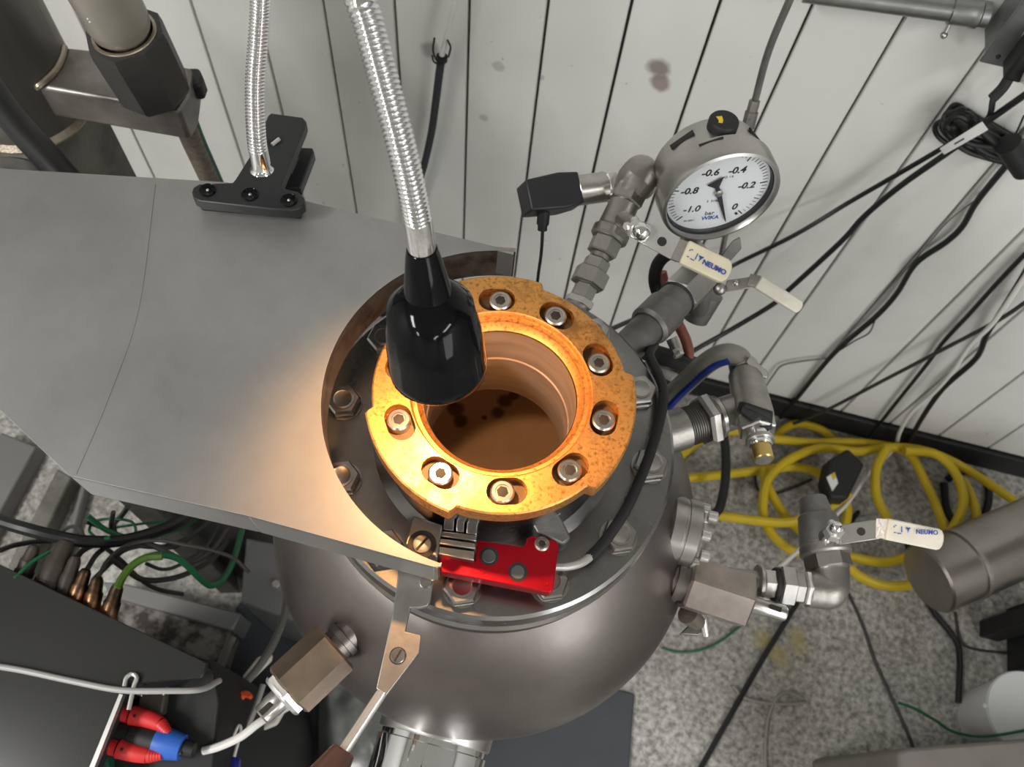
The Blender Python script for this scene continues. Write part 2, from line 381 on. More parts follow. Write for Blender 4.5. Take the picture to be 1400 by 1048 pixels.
def cut(o, mb):
    """boolean-subtract the closed shapes in mb from object o (applied at once)"""
    off = root_of(o)
    me = bpy.data.meshes.new('cutter'); me.from_pydata([tuple(p - off) for p in mb.v], [], mb.f)
    bm = bmesh.new(); bm.from_mesh(me); bmesh.ops.recalc_face_normals(bm, faces=bm.faces); bm.to_mesh(me); bm.free()
    c = bpy.data.objects.new('cutter', me); COL.objects.link(c); c.location = off
    par = o.parent; 
    md = o.modifiers.new('cut', 'BOOLEAN'); md.operation = 'DIFFERENCE'; md.solver = 'EXACT'; md.object = c
    bpy.context.view_layer.update()
    dg = bpy.context.evaluated_depsgraph_get()
    nm = bpy.data.meshes.new_from_object(o.evaluated_get(dg))
    o.modifiers.clear(); old = o.data; o.data = nm; nm.name = old.name
    bpy.data.objects.remove(c)
    nm.polygons.foreach_set('use_smooth', [True] * len(nm.polygons)); nm.set_sharp_from_angle(angle=math.radians(35))
    return o
def text(name, s, o, xdir, n, size, m, parent, align='CENTER', shear=0.0, bold=0.0):
    cu = bpy.data.curves.new(name, 'FONT'); cu.body = s; cu.size = size; cu.align_x = align; cu.align_y = 'CENTER'; cu.shear = shear
    cu.extrude = 0.00015; cu.offset = bold; cu.resolution_u = 3
    t = bpy.data.objects.new(name, cu); COL.objects.link(t)
    bpy.context.view_layer.update()
    me = bpy.data.meshes.new_from_object(t.evaluated_get(bpy.context.evaluated_depsgraph_get()))
    bpy.data.objects.remove(t)
    x = V(xdir).normalized(); z = V(n); z = (z - x * z.dot(x)).normalized(); y = z.cross(x)
    mt = Matrix(((x.x, y.x, z.x, 0), (x.y, y.y, z.y, 0), (x.z, y.z, z.z, 0), (0, 0, 0, 1)))
    off = V(o) - root_of(parent)
    me.transform(Matrix.Translation(off) @ mt)
    me.materials.clear(); me.materials.append(M[m])
    ob = bpy.data.objects.new(name, me); COL.objects.link(ob); ob.parent = parent
    return ob
def cable(name, pts, r, m, label, cat='cable', seg=8, res=6, group=None):
    o = build(name, tube(MB(), pts, r, seg, res), m)
    return tag(o, label, cat, group)

# ================================================================== the setting
o = build('floor', box(MB(), (0.1, -1.60, -0.05), 4.6, 5.3, 0.1), 'floor'); tag(o, kind='structure')
wb = build('wall_back', box(MB(), (0.1, WALL + 0.06, 1.3), 4.6, 0.1, 2.6), 'groove', loc=(0.1, WALL + 0.06, 0)); tag(wb, kind='structure')
o = build('wall_left', box(MB(), (-2.25, -1.60, 1.3), 0.1, 5.3, 2.6), 'roomwall'); tag(o, kind='structure')
o = build('wall_right', box(MB(), (2.45, -1.60, 1.3), 0.1, 5.3, 2.6), 'roomwall'); tag(o, kind='structure')
o = build('wall_front', box(MB(), (0.1, -4.3, 1.3), 4.6, 0.1, 2.6), 'roomwall'); tag(o, kind='structure')
o = build('ceiling', box(MB(), (0.1, -1.60, 2.65), 4.8, 5.5, 0.1), 'ceil'); tag(o, kind='structure')
o = build('baseboard_back', box(MB(), (0.1, WALL - 0.006, 0.036), 4.6, 0.012, 0.072), 'basebd', bev=0.003); tag(o, kind='structure')
X0, SP = -0.36970166 * WALL, 0.11445224 * WALL
pm = None
for k in range(-11, 14):
    xa = X0 + SP * k
    mb = box(MB(), (xa + SP / 2, WALL + 0.005, 1.325), SP - 0.0042, 0.012, 2.5)
    if pm is None:
        po = build('plank', mb, 'paint', wb, bev=0.0015); pm = po; px0 = xa
    else:
        po = pm.copy(); COL.objects.link(po); po.parent = wb; po.location = (xa - px0, 0, 0)

# ================================================================== pressure vessel
AX = V((-0.0345, 0.2515, 0))
def ap(r, deg, z): return V((AX.x + r * math.cos(math.radians(deg)), AX.y + r * math.sin(math.radians(deg)), z))
UPZ = V((0, 0, 1))
vs = thing('pressure_vessel', 'round brown-grey steel pressure vessel with bolted flange and golden bayonet ring', 'vessel', (AX.x, AX.y, 0.0))
# outer body (closed shell with inner cavity)
CZ, RB = 0.885, 0.205
prof = [(0.16, 0.0), (0.16, 0.13), (0.70, 0.13)]
a0 = math.asin((0.145) / RB)
for i in range(15):
    a = -math.acos(0.13 / RB) + i * (PI / 2 - a0 + math.acos(0.13 / RB)) / 14
    prof.append((CZ + RB * math.sin(a), RB * math.cos(a)))
prof += [(1.035, 0.138), (1.055, 0.133), (1.075, 0.133), (1.075, 0.060)]
build('body', lathe(MB(), (AX.x, AX.y, 0), UPZ, prof, 96), 'steel_body', vs)
# flange with chamfered edge
build('flange', lathe(MB(), (AX.x, AX.y, 0), UPZ, [(1.073, 0.075), (1.073, 0.1375), (1.0755, 0.140), (1.0965, 0.140), (1.099, 0.1375), (1.099, 0.088), (1.099, 0.075), (1.073, 0.075)], 96), 'flange', vs)
build('weld_seam', lathe(MB(), (AX.x, AX.y, 0), UPZ, [(1.060, 0.128), (1.060, 0.1395), (1.066, 0.1415), (1.072, 0.1395), (1.072, 0.128), (1.060, 0.128)], 96), 'stain', vs)
# neck carrying the ring
build('neck', lathe(MB(), (AX.x, AX.y, 0), UPZ, [(1.075, 0.0535), (1.075, 0.096), (1.099, 0.094), (1.106, 0.086), (1.125, 0.083), (1.1635, 0.083), (1.1635, 0.0535), (1.075, 0.0535)], 96), 'flange', vs)
# bore: stepped tube open to the belly, and the belly itself
build('bore', lathe(MB(), (AX.x, AX.y, 0), UPZ, [(1.167, 0.0534), (1.128, 0.0532), (1.127, 0.0522), (1.076, 0.0520), (1.070, 0.0540)], 96), 'bore', vs)
pr = [(1.070, 0.054), (1.062, 0.075), (1.04, 0.12)]
for i in range(0, 15):
    a = math.radians(44) - i * math.radians(134) / 14
    pr.append((CZ + 0.195 * math.sin(a), max(0.0, 0.195 * math.cos(a)) if i < 14 else 0.0))
build('inner_shell', lathe(MB(), (AX.x, AX.y, 0), UPZ, pr, 64), 'inside', vs)
# golden bayonet ring with three lugs
def ring_mesh():
    mb = MB(); N = 360; zt, zb = 1.180, 1.1645
    vsx = []; fsx = []
    def rad(d):
        d = (d + 360) % 360; best = 0.0885
        for c in (-5.5, 114.5, 234.5):
            dd = abs((d - c + 180) % 360 - 180)
            e = min(1.0, max(0.0, (30.8 - dd) / 2.2)); e = e * e * (3 - 2 * e)
            best = max(best, 0.0885 + 0.0053 * e)
        return best
    prof = lambda ro: [(zb, 0.0545), (zb, ro), (zt - 0.0012, ro), (zt, ro - 0.0012), (zt, 0.0632), (zt - 0.0012, 0.0622), (zt - 0.0052, 0.0612), (zt - 0.0055, 0.0585), (zt - 0.0075, 0.0580), (zt - 0.012, 0.0540)]
    K = 10
    for i in range(N):
        d = i * 360 / N; a = math.radians(d)
        for t, r in prof(rad(d)): vsx.append((AX.x + r * math.cos(a), AX.y + r * math.sin(a), t))
    for i in range(N):
        j = (i + 1) % N
        for k in range(K):
            l = (k + 1) % K
            fsx.append((i * K + k, j * K + k, j * K + l, i * K + l))
    return mb.add(vsx, fsx)
ring = build('bayonet_ring', ring_mesh(), 'bronze', vs)
cb = MB()
for k in range(10):
    d = 36 * k - 1; a = math.radians(d); c = ap(0.0729, d, 1.190)
    tx = V((-math.sin(a), math.cos(a), 0)); rx = V((math.cos(a), math.sin(a), 0)); pts = []
    for s in (1, -1):
        for i in range(11):
            th = -PI / 2 + PI * i / 10
            pts.append(c + tx * s * 0.0042 + (tx * math.cos(th) * s + rx * math.sin(th) * s) * 0.0093)
    prism(cb, pts, (0, 0, -0.0185))
cut(ring, cb)
ring['label'] = 'golden bronze bayonet ring'
sock = None
def cap_screw(c, ax, rh, h, parent, name='cap_screw', m='cap'):
    ax = V(ax).normalized()
    s = build(name, lathe(MB(), c, ax, [(0, 0), (0, rh), (h - 0.0012, rh), (h, rh - 0.0012), (h, rh * 0.60), (h - 0.0008, rh * 0.56), (h - 0.0008, 0)], 32), m, parent)
    return s, V(c) + ax * (h - 0.0006)
first = None
for k in range(10):
    d = 36 * k - 1
    if abs(k - 4.5) < 1: sh = 0
    off = random.uniform(-2.4, 2.4)
    c = ap(0.0729, d + off, 1.1716)
    if first is None:
        s, tp = cap_screw(c, UPZ, 0.0081, 0.0082, ring)
        hk = build('hex_socket', hexn(MB(), tp - UPZ * 0.002, tp + UPZ * 0.0002, 0.0068, 0.0001), 'socket', ring)
        first = (s, hk, c)
    else:
        for q in first[:2]:
            n = q.copy(); COL.objects.link(n); n.parent = ring; n.location = q.location + c - first[2]
# sooty floors of the slots
sf = None
for k in range(10):
    d = 36 * k - 1; a = math.radians(d); c = ap(0.0729, d, 1.1722)
    tx = V((-math.sin(a), math.cos(a), 0)); rx = V((math.cos(a), math.sin(a), 0)); pts = []
    for sg in (1, -1):
        for q in range(9):
            th = -PI / 2 + PI * q / 8
            pts.append(c + tx * sg * 0.0042 + (tx * math.cos(th) * sg + rx * math.sin(th) * sg) * 0.0091)
    build('slot_floor', prism(MB(), pts, (0, 0, -0.0006)), 'sootslot', ring)
# flange hex bolts, twelve at 30 degrees
proto = None
for k in range(12):
    d = 3 + 30 * k
    if k == 2 : pass
    c = ap(0.1205, d, 1.099)
    if proto is None:
        mb = lathe(MB(), c, UPZ, [(0, 0), (0, 0.0142), (0.0018, 0.0142), (0.0018, 0.0118), (0.0018, 0)], 32)
        hexn(mb, c + UPZ * 0.0015, c + UPZ * 0.0105, 0.0235, 0.0022, rot=0.4)
        b0 = build('hex_bolt', mb, 'bolt', vs, ang=25)
        b1 = build('raised_mark', lathe(MB(), c, UPZ, [(0.0100, 0.0), (0.0110, 0.0088), (0.0112, 0.0070), (0.0109, 0.0062), (0.0109, 0.0)], 24), 'bolt', b0, ang=25)
        proto = (b0, b1, c)
    else:
        n = proto[0].copy(); COL.objects.link(n); n.parent = vs; n.location = c - proto[2]
        n1 = proto[1].copy(); COL.objects.link(n1); n1.parent = n
# nozzle towards the viewer (outlet) with clamp ring and polished pipe
na = V((-0.0295, 0.085, 0.800)); nd_ = V((0.0, -1.0, -0.03)).normalized()
build('outlet_collar', lathe(MB(), na, nd_, [(0, 0.045), (0.0, 0.062), (0.012, 0.0570), (0.036, 0.0560), (0.038, 0.0545), (0.038, 0.045), (0, 0.045)], 64), 'stain', vs)
build('outlet_pipe', lathe(MB(), na, nd_, [(0.036, 0), (0.036, 0.0520), (0.043, 0.0520), (0.044, 0.0545), (0.125, 0.0545), (0.128, 0.052), (0.128, 0)], 64), 'chrome', vs)
# blind flange on the right side
fa = Z(904, 719, 0.985); fx = V((1, 0.0, 0.0))
fr = 0.030
side = build('side_flange', lathe(MB(), fa - fx * 0.02, fx, [(0, 0), (0, 0.026), (0.022, 0.026), (0.026, fr), (0.036, fr), (0.0365, fr - 0.001), (0.0385, fr - 0.001), (0.039, fr), (0.0495, fr), (0.051, fr - 0.0015), (0.051, 0)], 48), 'stain', vs)
for k in range(8):
    a = 2 * PI * k / 8 + 0.25
    c = fa + fx * 0.031 + V((0, math.cos(a), math.sin(a))) * 0.0245
    s = build('flange_screw', lathe(MB(), c, fx, [(0, 0), (0, 0.0052), (0.007, 0.0052), (0.0078, 0.0045), (0.0078, 0)], 16), 'bright', vs)
    if k % 2: s.location = (0.004, 0, 0)

# ================================================================== hex standoff fittings on the body
def standoff(name, label, p0, p1, tip, af, hexm, neck_r, nut=True, rot=0.0, pin_r=0.008):
    t = thing(name, label, 'pipe fitting', p0)
    u = (p1 - p0).normalized(); L = (p1 - p0).length
    build('neck', lathe(MB(), p0 - u * 0.055, u, [(0, 0), (0, neck_r * 1.1), (0.030, neck_r * 1.1), (0.036, neck_r), (0.044, neck_r), (0.0445, neck_r * 1.14), (0.050, neck_r * 1.14), (0.0505, neck_r), (0.057, neck_r), (0.057, 0)], 32), 'steel_body', t)
    build('hex_body', hexn(MB(), p0, p1, af, 0.002, rot), hexm, t, ang=25)
    e = p1
    if nut:
        mb = lathe(MB(), p1 - u * 0.0005, u, [(0, 0), (0, af * 0.50), (0.0045, af * 0.50), (0.0045, 0)], 6, None, rot + 0.5)
        lathe(mb, p1, u, [(0.004, 0), (0.004, af * 0.48), (0.006, af * 0.46), (0.007, af * 0.43), (0.007, 0)], 32)
        build('lock_nut', mb, 'bright', t); e = p1 + u * 0.006
    Lp = (tip - e).length
    mb = lathe(MB(), e - u * 0.002, u, [(0, 0), (0, pin_r * 1.25), (0.003, pin_r * 1.25), (0.003, pin_r), (Lp * 0.55, pin_r), (Lp * 0.55 + 0.001, pin_r * 0.93), (Lp * 0.93, pin_r * 0.93), (Lp, pin_r * 0.75), (Lp, 0)], 24)
    build('pin', mb, 'stain', t)
    build('pin_slot', box(MB(), e + u * (Lp * 0.6) + UPZ * (pin_r * 0.92), 0.010, 0.004, 0.004, u, u.cross(UPZ).normalized(), UPZ), 'socket', t)
    return t
lp0 = Z(459, 883, 0.985); lp1 = Z(393, 945, 0.985); ltip = Z(353, 980, 0.985)
standoff('hex_fitting', 'brown six-sided fitting with silver nut and pin on lower left of vessel', lp0, lp1, ltip, 0.0405, 'bronze_hex', 0.0135, True, 0.30, 0.0092)
rp0 = Z(938, 795, 0.965); rp1 = Z(1024, 823, 0.965); rtip = Z(1078, 836, 0.965)
standoff('hex_fitting', 'warm grey six-sided fitting with plain steel pin on right of vessel', rp0, rp1, rtip, 0.0435, 'hexwarm', 0.0175, False, 0.18, 0.0078)
# small wing drain under the right hex
t = thing('drain_cock', 'small steel drain cock with dark wing under the right hex fitting', 'valve', Z(948, 842, 0.93))
cyl_ = MB(); cyl(cyl_, Z(940, 838, 0.93), Z(955, 851, 0.915), 0.010, 0.007); build('stem', cyl_, 'hexwarm', t)
mb = MB(); prism(mb, [Z(930, 866, 0.905), Z(944, 852, 0.905), Z(962, 850, 0.905), Z(968, 858, 0.905), Z(955, 868, 0.905)], (0, 0, -0.006)); build('wing', mb, 'castdark', t, bev=0.001)
mb = MB(); cyl(mb, Z(962, 845, 0.915), Z(965, 868, 0.905), 0.0032); build('spindle', mb, 'bright', t)

# ================================================================== steel plate around the flange
ZP = 1.169
pl = thing('steel_plate', 'broad grey sheet steel shelf plate curving around the vessel flange', 'shelf', Z(250, 450, ZP))
RC = 0.1238
out = [Z(-250, 205, ZP), Z(15, 231, ZP), Z(310, 249, ZP), Z(440, 280, ZP), Z(557, 308, ZP)]
arc = [ap(RC, 99 + i * (266 - 99) / 60, ZP) for i in range(61)]
tipc = [Z(604, 768, ZP), Z(603, 774, ZP)]
fr_ = [Z(594, 775, ZP), Z(340, 705, ZP), Z(95, 650, ZP), Z(0, 560, ZP), Z(-120, 440, ZP)]
outline = out + [Z(703, 343, ZP)] + arc + tipc + fr_
sp = build('sheet', prism(MB(), outline, (0, 0, -0.003)), 'plate', pl, bev=0.0006)
mb = MB()
def strip(mb, pts, h, t, inward):
    """a vertical strip hanging below a polyline"""
    for a, b in zip(pts, pts[1:]):
        d = (b - a).normalized(); n = V((-d.y, d.x, 0)) * inward
        q = [a, b, b + n * t, a + n * t]
        prism(mb, q, (0, 0, -h))
arcd = [ap(RC, 99 + i * (266 - 99) / 60, ZP - 0.0005) for i in range(61)]
vsx = []; fsx = []
for i, p in enumerate(arcd):
    d = (p - AX); d.z = 0; d.normalize()
    for q, hz in ((p, 0), (p + d * 0.0035, 0), (p + d * 0.0035, -0.034), (p, -0.034)): vsx.append(q + V((0, 0, hz)))
for i in range(60):
    for k in range(4):
        l = (k + 1) % 4; fsx.append((i * 4 + k, (i + 1) * 4 + k, (i + 1) * 4 + l, i * 4 + l))
fsx += [(0, 1, 2, 3), (243, 242, 241, 240)]
build('curved_rim', MB().add(vsx, fsx), mat('warm_lit_rim', (0.46, 0.36, 0.30), 0.34, 0.9, col2=(0.18, 0.12, 0.085), scale=45, lo=0.45, hi=0.7, bump=0.1, bscale=200), pl)  # warm base colour carries the bronze reflection and lamp warmth on this rim
mb = MB(); lipz = ZP - 0.0005
lipp = [Z(-120, 440, ZP), Z(0, 560, ZP), Z(95, 650, ZP), Z(340, 705, ZP), Z(594, 775, ZP)]
for q in lipp: q.z = lipz
strip(mb, lipp, 0.037, 0.003, 1)
build('folded_lip', mb, 'lip', pl, bev=0.0008)
mb = MB(); bk = [Z(-250, 205, ZP), Z(15, 231, ZP), Z(310, 249, ZP), Z(557, 308, ZP), Z(703, 343, ZP)]
for q in bk: q.z = lipz
strip(mb, bk, 0.03, 0.003, -1); build('rear_lip', mb, 'lip', pl)
ws = tube(MB(), [Z(212, 252, ZP + 0.0002), Z(190, 420, ZP), Z(150, 540, ZP), Z(104, 648, ZP)], 0.0004, 6, 6, flat=1.0)
build('weld_seam', ws, 'plate', pl)
mb = MB(); prism(mb, [Z(-230, 240, ZP - 0.003), Z(-160, 240, ZP - 0.003), Z(-160, 330, ZP - 0.003), Z(-230, 330, ZP - 0.003)], (0, 0, -(ZP - 0.003)))
build('support_post', mb, 'post', pl)

# ================================================================== locking lever
ZL = 1.128
lv = thing('locking_lever', 'flat hooked steel lever with dark brown grip under the plate tip', 'lever', Z(560, 800, ZL))
lo_ = [(546, 770), (596, 782), (592, 798), (588, 822), (584, 828), (575, 830), (561, 830), (554, 863), (575, 867), (576, 871), (573, 892), (528, 950), (514, 941), (537, 837)]
mb = prism(MB(), [Z(x, y, ZL) for x, y in lo_], (0, 0, -0.006)); build('lever_plate', mb, mat('lever_grey_steel', (0.40, 0.385, 0.37), 0.40, 0.95, var=0.25, scale=35, bump=0.05, bscale=200), lv, bev=0.0006)
c = Z(544, 896, ZL)
sc_ = build('slotted_screw', lathe(MB(), c, UPZ, [(-0.001, 0), (-0.001, 0.0048), (0.0004, 0.0048), (0.0008, 0.0044), (0.0008, 0)], 24), 'bolt', lv)
build('screw_slot', box(MB(), c + V((0, 0, 0.0009)), 0.0012, 0.0088, 0.0006, x=(0.966, -0.259, 0), y=(0.259, 0.966, 0)), 'socket', sc_)
build('screw_ring', lathe(MB(), c, UPZ, [(0.0001, 0.0048), (0.0001, 0.0055), (0.0003, 0.0055), (0.0003, 0.0048)], 24), 'socket', sc_)
build('tab_screw', lathe(MB(), Z(582, 796, ZL), UPZ, [(0, 0), (0, 0.0042), (0.0012, 0.0038), (0.0012, 0)], 20), 'bolt', lv)
r0, r1, r2 = Z(523, 945, ZL - 0.003), Z(471, 1024, ZL - 0.003), Z(410, 1120, ZL - 0.003)
mb = MB(); cyl(mb, r0, r1 + (r1 - r0) * 0.2, 0.0036); build('rod', mb, 'bright', lv)
u = (r2 - r1).normalized()
build('grip', lathe(MB(), r1, u, [(0, 0), (0, 0.0065), (0.001, 0.0078), (0.03, 0.0150), (0.06, 0.0175), (0.08, 0.014), (0.086, 0)], 32), 'handlebrown', lv)

# ================================================================== red safety switch and its bracket
ZR = 1.130
sw = thing('safety_switch', 'bright red anodised switch block lying on the vessel flange', 'switch', Z(680, 770, 1.099))
rp = [(601, 757), (650, 766), (652, 738), (716, 747), (719, 742), (721, 735), (727, 732), (758, 738), (763, 741), (764, 746), (757, 802), (756, 806), (752, 810), (603, 781)]
body = build('switch_body', prism(MB(), [Z(x, y, ZR) for x, y in rp], (0, 0, -0.013)), 'red', sw, bev=0.0008)
for (x, y, r) in ((668.5, 760, 0.0066), (708, 781.5, 0.0066)):
    c = Z(x, y, ZR)
    q = build('dowel', lathe(MB(), c, UPZ, [(0.0001, 0), (0.0001, 0.0050), (0.0008, 0.0044), (0.0006, 0.002), (0.0006, 0)], 28), 'button', sw)
    build('dowel_gap', lathe(MB(), c, UPZ, [(0.00005, 0.0), (0.0003, 0.0066), (0.0003, 0)], 28), 'socket', q)
for (x, y) in ((659, 780), (745, 796)):
    c = Z(x, y, ZR)
    build('punch_mark', lathe(MB(), c, UPZ, [(0.0, 0.0022), (0.0004, 0.0024), (0.0004, 0.0019), (0.0, 0.0018)], 18), 'red', sw)
c = Z(741, 743, ZR); s, tp = cap_screw(c, UPZ, 0.0052, 0.0012, sw, 'socket_screw', 'stain')
build('hex_socket', hexn(MB(), tp - UPZ * 0.001, tp + UPZ * 0.0003, 0.0044, 0.0001), 'socket', sw)
mb = MB(); box(mb, Z(735, 775, 1.108), 0.016, 0.012, 0.018); build('foot', mb, 'stain', sw)
mb = tube(MB(), [Z(756, 774, 1.123), Z(775, 774, 1.120), Z(795, 769, 1.117), Z(812, 757, 1.114)], 0.0030, 12)
build('cable_sheath', mb, 'sheath', sw)
mb = tube(MB(), [Z(806, 762, 1.114), Z(828, 738, 1.112), Z(858, 692, 1.112), Z(885, 630, 1.112), Z(902, 575, 1.112), Z(907, 535, 1.112), Z(897, 505, 1.108), Z(888, 485, 1.09), Z(895, 470, 1.05)], 0.0040, 12)
build('switch_cable', mb, 'rubber', sw)
ck = thing('locking_clevis', 'grey steel clevis block with slotted screw beside the red switch', 'bracket', Z(600, 745, 1.099))
ZC = 1.140
blk = build('block', prism(MB(), [Z(565, 704, ZC), Z(605, 717, ZC), Z(598, 762, ZC), Z(553, 744, ZC)], (0, 0, -0.040)), mat('clevis_steel', (0.33, 0.315, 0.30), 0.38, 0.95, var=0.3, scale=40), ck, bev=0.0012)
c = Z(577, 744, ZC)
build('recess', lathe(MB(), c, UPZ, [(-0.001, 0), (0.0002, 0.0098), (0.0006, 0.0096), (0.0006, 0)], 28), 'socket', ck)
s = build('slotted_screw', lathe(MB(), c, UPZ, [(0.0003, 0), (0.0003, 0.0066), (0.0016, 0.0060), (0.002, 0.004), (0.002, 0)], 28), 'cap', ck)
build('screw_slot', box(MB(), c + V((0, 0, 0.0021)), 0.0016, 0.0112, 0.0006, x=(0.9, -0.43, 0), y=(0.43, 0.9, 0)), 'socket', s)
for k, (q, zz, hh) in enumerate([([(602, 725), (652, 731), (651, 740), (601, 733)], 1.136, 0.02), ([(601, 735), (650, 742), (650, 750), (600, 743)], 1.139, 0.022), ([(600, 746), (649, 753), (648, 766), (599, 757)], 1.137, 0.02)]):
    build('fork_leaf', prism(MB(), [Z(x, y, zz) for x, y in q], (0, 0, -hh)), 'stain', ck, bev=0.0008)
for q in ([(608, 704), (622, 700), (620, 726), (606, 724)], [(625, 702), (636, 704), (634, 728), (623, 726)], [(639, 706), (654, 708), (652, 731), (637, 729)]):
    build('guide_block', prism(MB(), [Z(x, y, 1.133) for x, y in q], (0, 0, -0.034)), 'stain', ck, bev=0.0008)
lu = thing('stop_lug', 'dull welded steel lug on the flange above the red switch', 'bracket', Z(765, 700, 1.099))
build('lug', prism(MB(), [Z(722, 706, 1.125), Z(764, 699, 1.125), Z(782, 735, 1.118), Z(770, 745, 1.118), Z(735, 728, 1.125)], (0, 0, -0.022)), 'castdark', lu, bev=0.002)
build('weld_bead', tube(MB(), [Z(722, 708, 1.124), Z(744, 703, 1.125), Z(764, 698, 1.124)], 0.003, 8), 'weld', lu)

# ================================================================== clip lamp
lm = thing('clip_lamp', 'black clip-on work lamp with chrome goosenecks shining into the ring', 'lamp', Z(340, 275, ZP))
def clip_outline(s=1.0):
    return [(262, 262), (264, 256), (272, 251), (318, 249), (322, 244), (346, 206), (366, 158), (370, 154), (414, 160), (419, 166), (417, 174), (384, 254), (390, 257), (408, 262), (416, 270), (416, 278), (410, 284), (400, 287), (372, 286), (272, 275), (264, 270)]
ZK = ZP + 0.020
build('clip_upper_jaw', prism(MB(), [Z(x, y, ZK) for x, y in clip_outline()], (0, 0, -0.010)), 'clipblack', lm, bev=0.0012)
lw = [(268, 262), (408, 270), (428, 205), (427, 213), (412, 262), (408, 288), (270, 276)]
mb = MB(); prism(mb, [Z(x, y, ZP - 0.004) for x, y in [(270, 258), (410, 275), (408, 292), (270, 276)]], (0, 0, -0.008))
prism(mb, [Z(x, y, ZP - 0.006) + V((0, 0.004, 0)) for x, y in [(352, 262), (382, 205), (425, 207), (427, 213), (408, 262)]], (0, 0, -0.010))
build('clip_lower_jaw', mb, 'clipblack', lm, bev=0.001)
build('pad', prism(MB(), [Z(x, y, ZP + 0.0098) for x, y in [(266, 266), (412, 276), (410, 290), (272, 278)]], (0, 0, -0.0093)), 'rubber', lm, bev=0.0015)
for (x, y) in ((284, 260), (342, 266), (395, 274)):
    c = Z(x, y, ZK)
    q = build('clip_hole', lathe(MB(), c, UPZ, [(0.0001, 0.0), (0.0005, 0.0046), (0.0012, 0.0056), (0.0004, 0.0064), (0, 0.0064)], 24), 'blackgloss', lm)
    build('hole_glint', ball(MB(), c + UPZ * 0.0001, 0.0014, 12, 6), 'stain', q)  # small steel ball stands in for the glint inside the hole
c = Z(376, 194, ZK); build('clip_slot', box(MB(), c + UPZ * 0.0003, 0.010, 0.006, 0.0008, x=(0.8, 0.6, 0), y=(-0.6, 0.8, 0)), 'rubber', lm)
q = tube(MB(), [Z(372, 198, ZK + 0.001), Z(382, 190, ZK + 0.001)], 0.0016, 8, sm=False); build('spring_wire', q, 'bright', lm)
q = tube(MB(), [Z(392, 236, ZP + 0.008), Z(402, 214, ZP + 0.004)], 0.004, 10, sm=False); build('spring', q, 'clipblack', lm)
# first gooseneck rising from the clip, arching out of the frame, second coming down to the head
g0 = Z(355, 229, ZK)
H0, H1 = D(571.5, 303, 0.405), D(600, 503, 0.487)   # collar top and mouth of the shade
g1 = D(353, 178, 0.575); 
def neck_path():
    p = [D(357, 224, 0.610), D(351, 190, 0.592), D(349, 120, 0.575), D(353, 55, 0.560), D(356, 5, 0.548), D(357, -70, 0.520)]
    p += [D(360, -190, 0.47), D(400, -270, 0.43), D(440, -250, 0.395), D(468, -130, 0.365), D(487, -20, 0.352), D(503, 30, 0.355), D(522, 100, 0.363), D(541, 170, 0.372), D(556, 230, 0.383), D(566, 275, 0.394), D(571, 300, 0.403)]
    return p
path = smooth(neck_path(), 10)
# resample evenly
def resample(p, step):
    out = [p[0]]; acc = 0.0; cur = p[0]; i = 1
    while i < len(p):
        d = (p[i] - cur).length
        if acc + d >= step:
            cur = cur + (p[i] - cur).normalized() * (step - acc); out.append(cur); acc = 0.0
        else: acc += d; cur = p[i]; i += 1
    return out
rp_ = resample(path, 0.00058)
RN = 0.0067
cnt = [0]
def ridges():
    mb = MB(); vsx = []; fsx = []; n = len(rp_); seg = 14
    tan = [(rp_[min(i + 1, n - 1)] - rp_[max(i - 1, 0)]).normalized() for i in range(n)]
    x, y, _ = axes(tan[0])
    for i in range(n):
        x = (x - tan[i] * x.dot(tan[i])).normalized(); y = tan[i].cross(x)
        r = RN * (1.0, 1.03, 1.0, 0.87)[i % 4]
        for k in range(seg):
            a = 2 * PI * k / seg; vsx.append(rp_[i] + x * math.cos(a) * r + y * math.sin(a) * r)
    for i in range(n - 1):
        for k in range(seg):
            j = (k + 1) % seg; fsx.append((i * seg + k, i * seg + j, (i + 1) * seg + j, (i + 1) * seg + k))
    return mb.add(vsx, fsx)
build('gooseneck', ridges(), 'chrome', lm, ang=80)
mb = MB(); lathe(mb, D(358, 232, 0.6115), (D(353, 205, 0.598) - D(358, 232, 0.6115)), [(0, 0.0085), (0.0015, 0.0075), (0.004, 0.0066), (0.018, 0.0064), (0.0185, 0.0055)], 24); build('ferrule', mb, 'chrome', lm)
hu = (H1 - H0).normalized(); HL = (H1 - H0).length
build('collar', lathe(MB(), H0, hu, [(-0.003, 0.0058), (-0.003, 0.0068), (0.001, 0.0070), (0.017, 0.0073), (0.0185, 0.0070), (0.0185, 0.004)], 32), 'chrome', lm)
q = ball(MB(), H0 + hu * 0.004 - CF * 0.0068 - CR * 0.0022, 0.0013, 10, 6); build('grub_screw', q, 'bright', lm)
def hp(t): return t * HL
shade = lathe(MB(), H0, hu, [(0.017, 0.0), (0.017, 0.0078), (0.022, 0.0090), (0.036, 0.0112), (0.046, 0.0126), (0.0470, 0.0128), (0.0475, 0.0118), (0.0482, 0.0135), (0.054, 0.0185), (0.062, 0.0228), (0.072, 0.0258), (0.085, 0.0275), (0.100, 0.0282), (HL - 0.006, 0.0285), (HL - 0.001, 0.0283), (HL, 0.0277), (HL - 0.001, 0.0271), (HL - 0.02, 0.0268), (HL - 0.05, 0.0235), (HL - 0.062, 0.012), (HL - 0.062, 0.0)], 64)
build('lamp_shade', shade, 'blackgloss', lm, ang=50)
bp = H0 + hu * (HL - 0.040)
build('bulb', ball(MB(), bp, 0.009, 20, 12, hu), 'bulb', lm)
lt = bpy.data.lights.new('lamp_light', 'POINT'); lt.energy = 3.9; lt.color = (1.0, 0.51, 0.20); lt.shadow_soft_size = 0.006
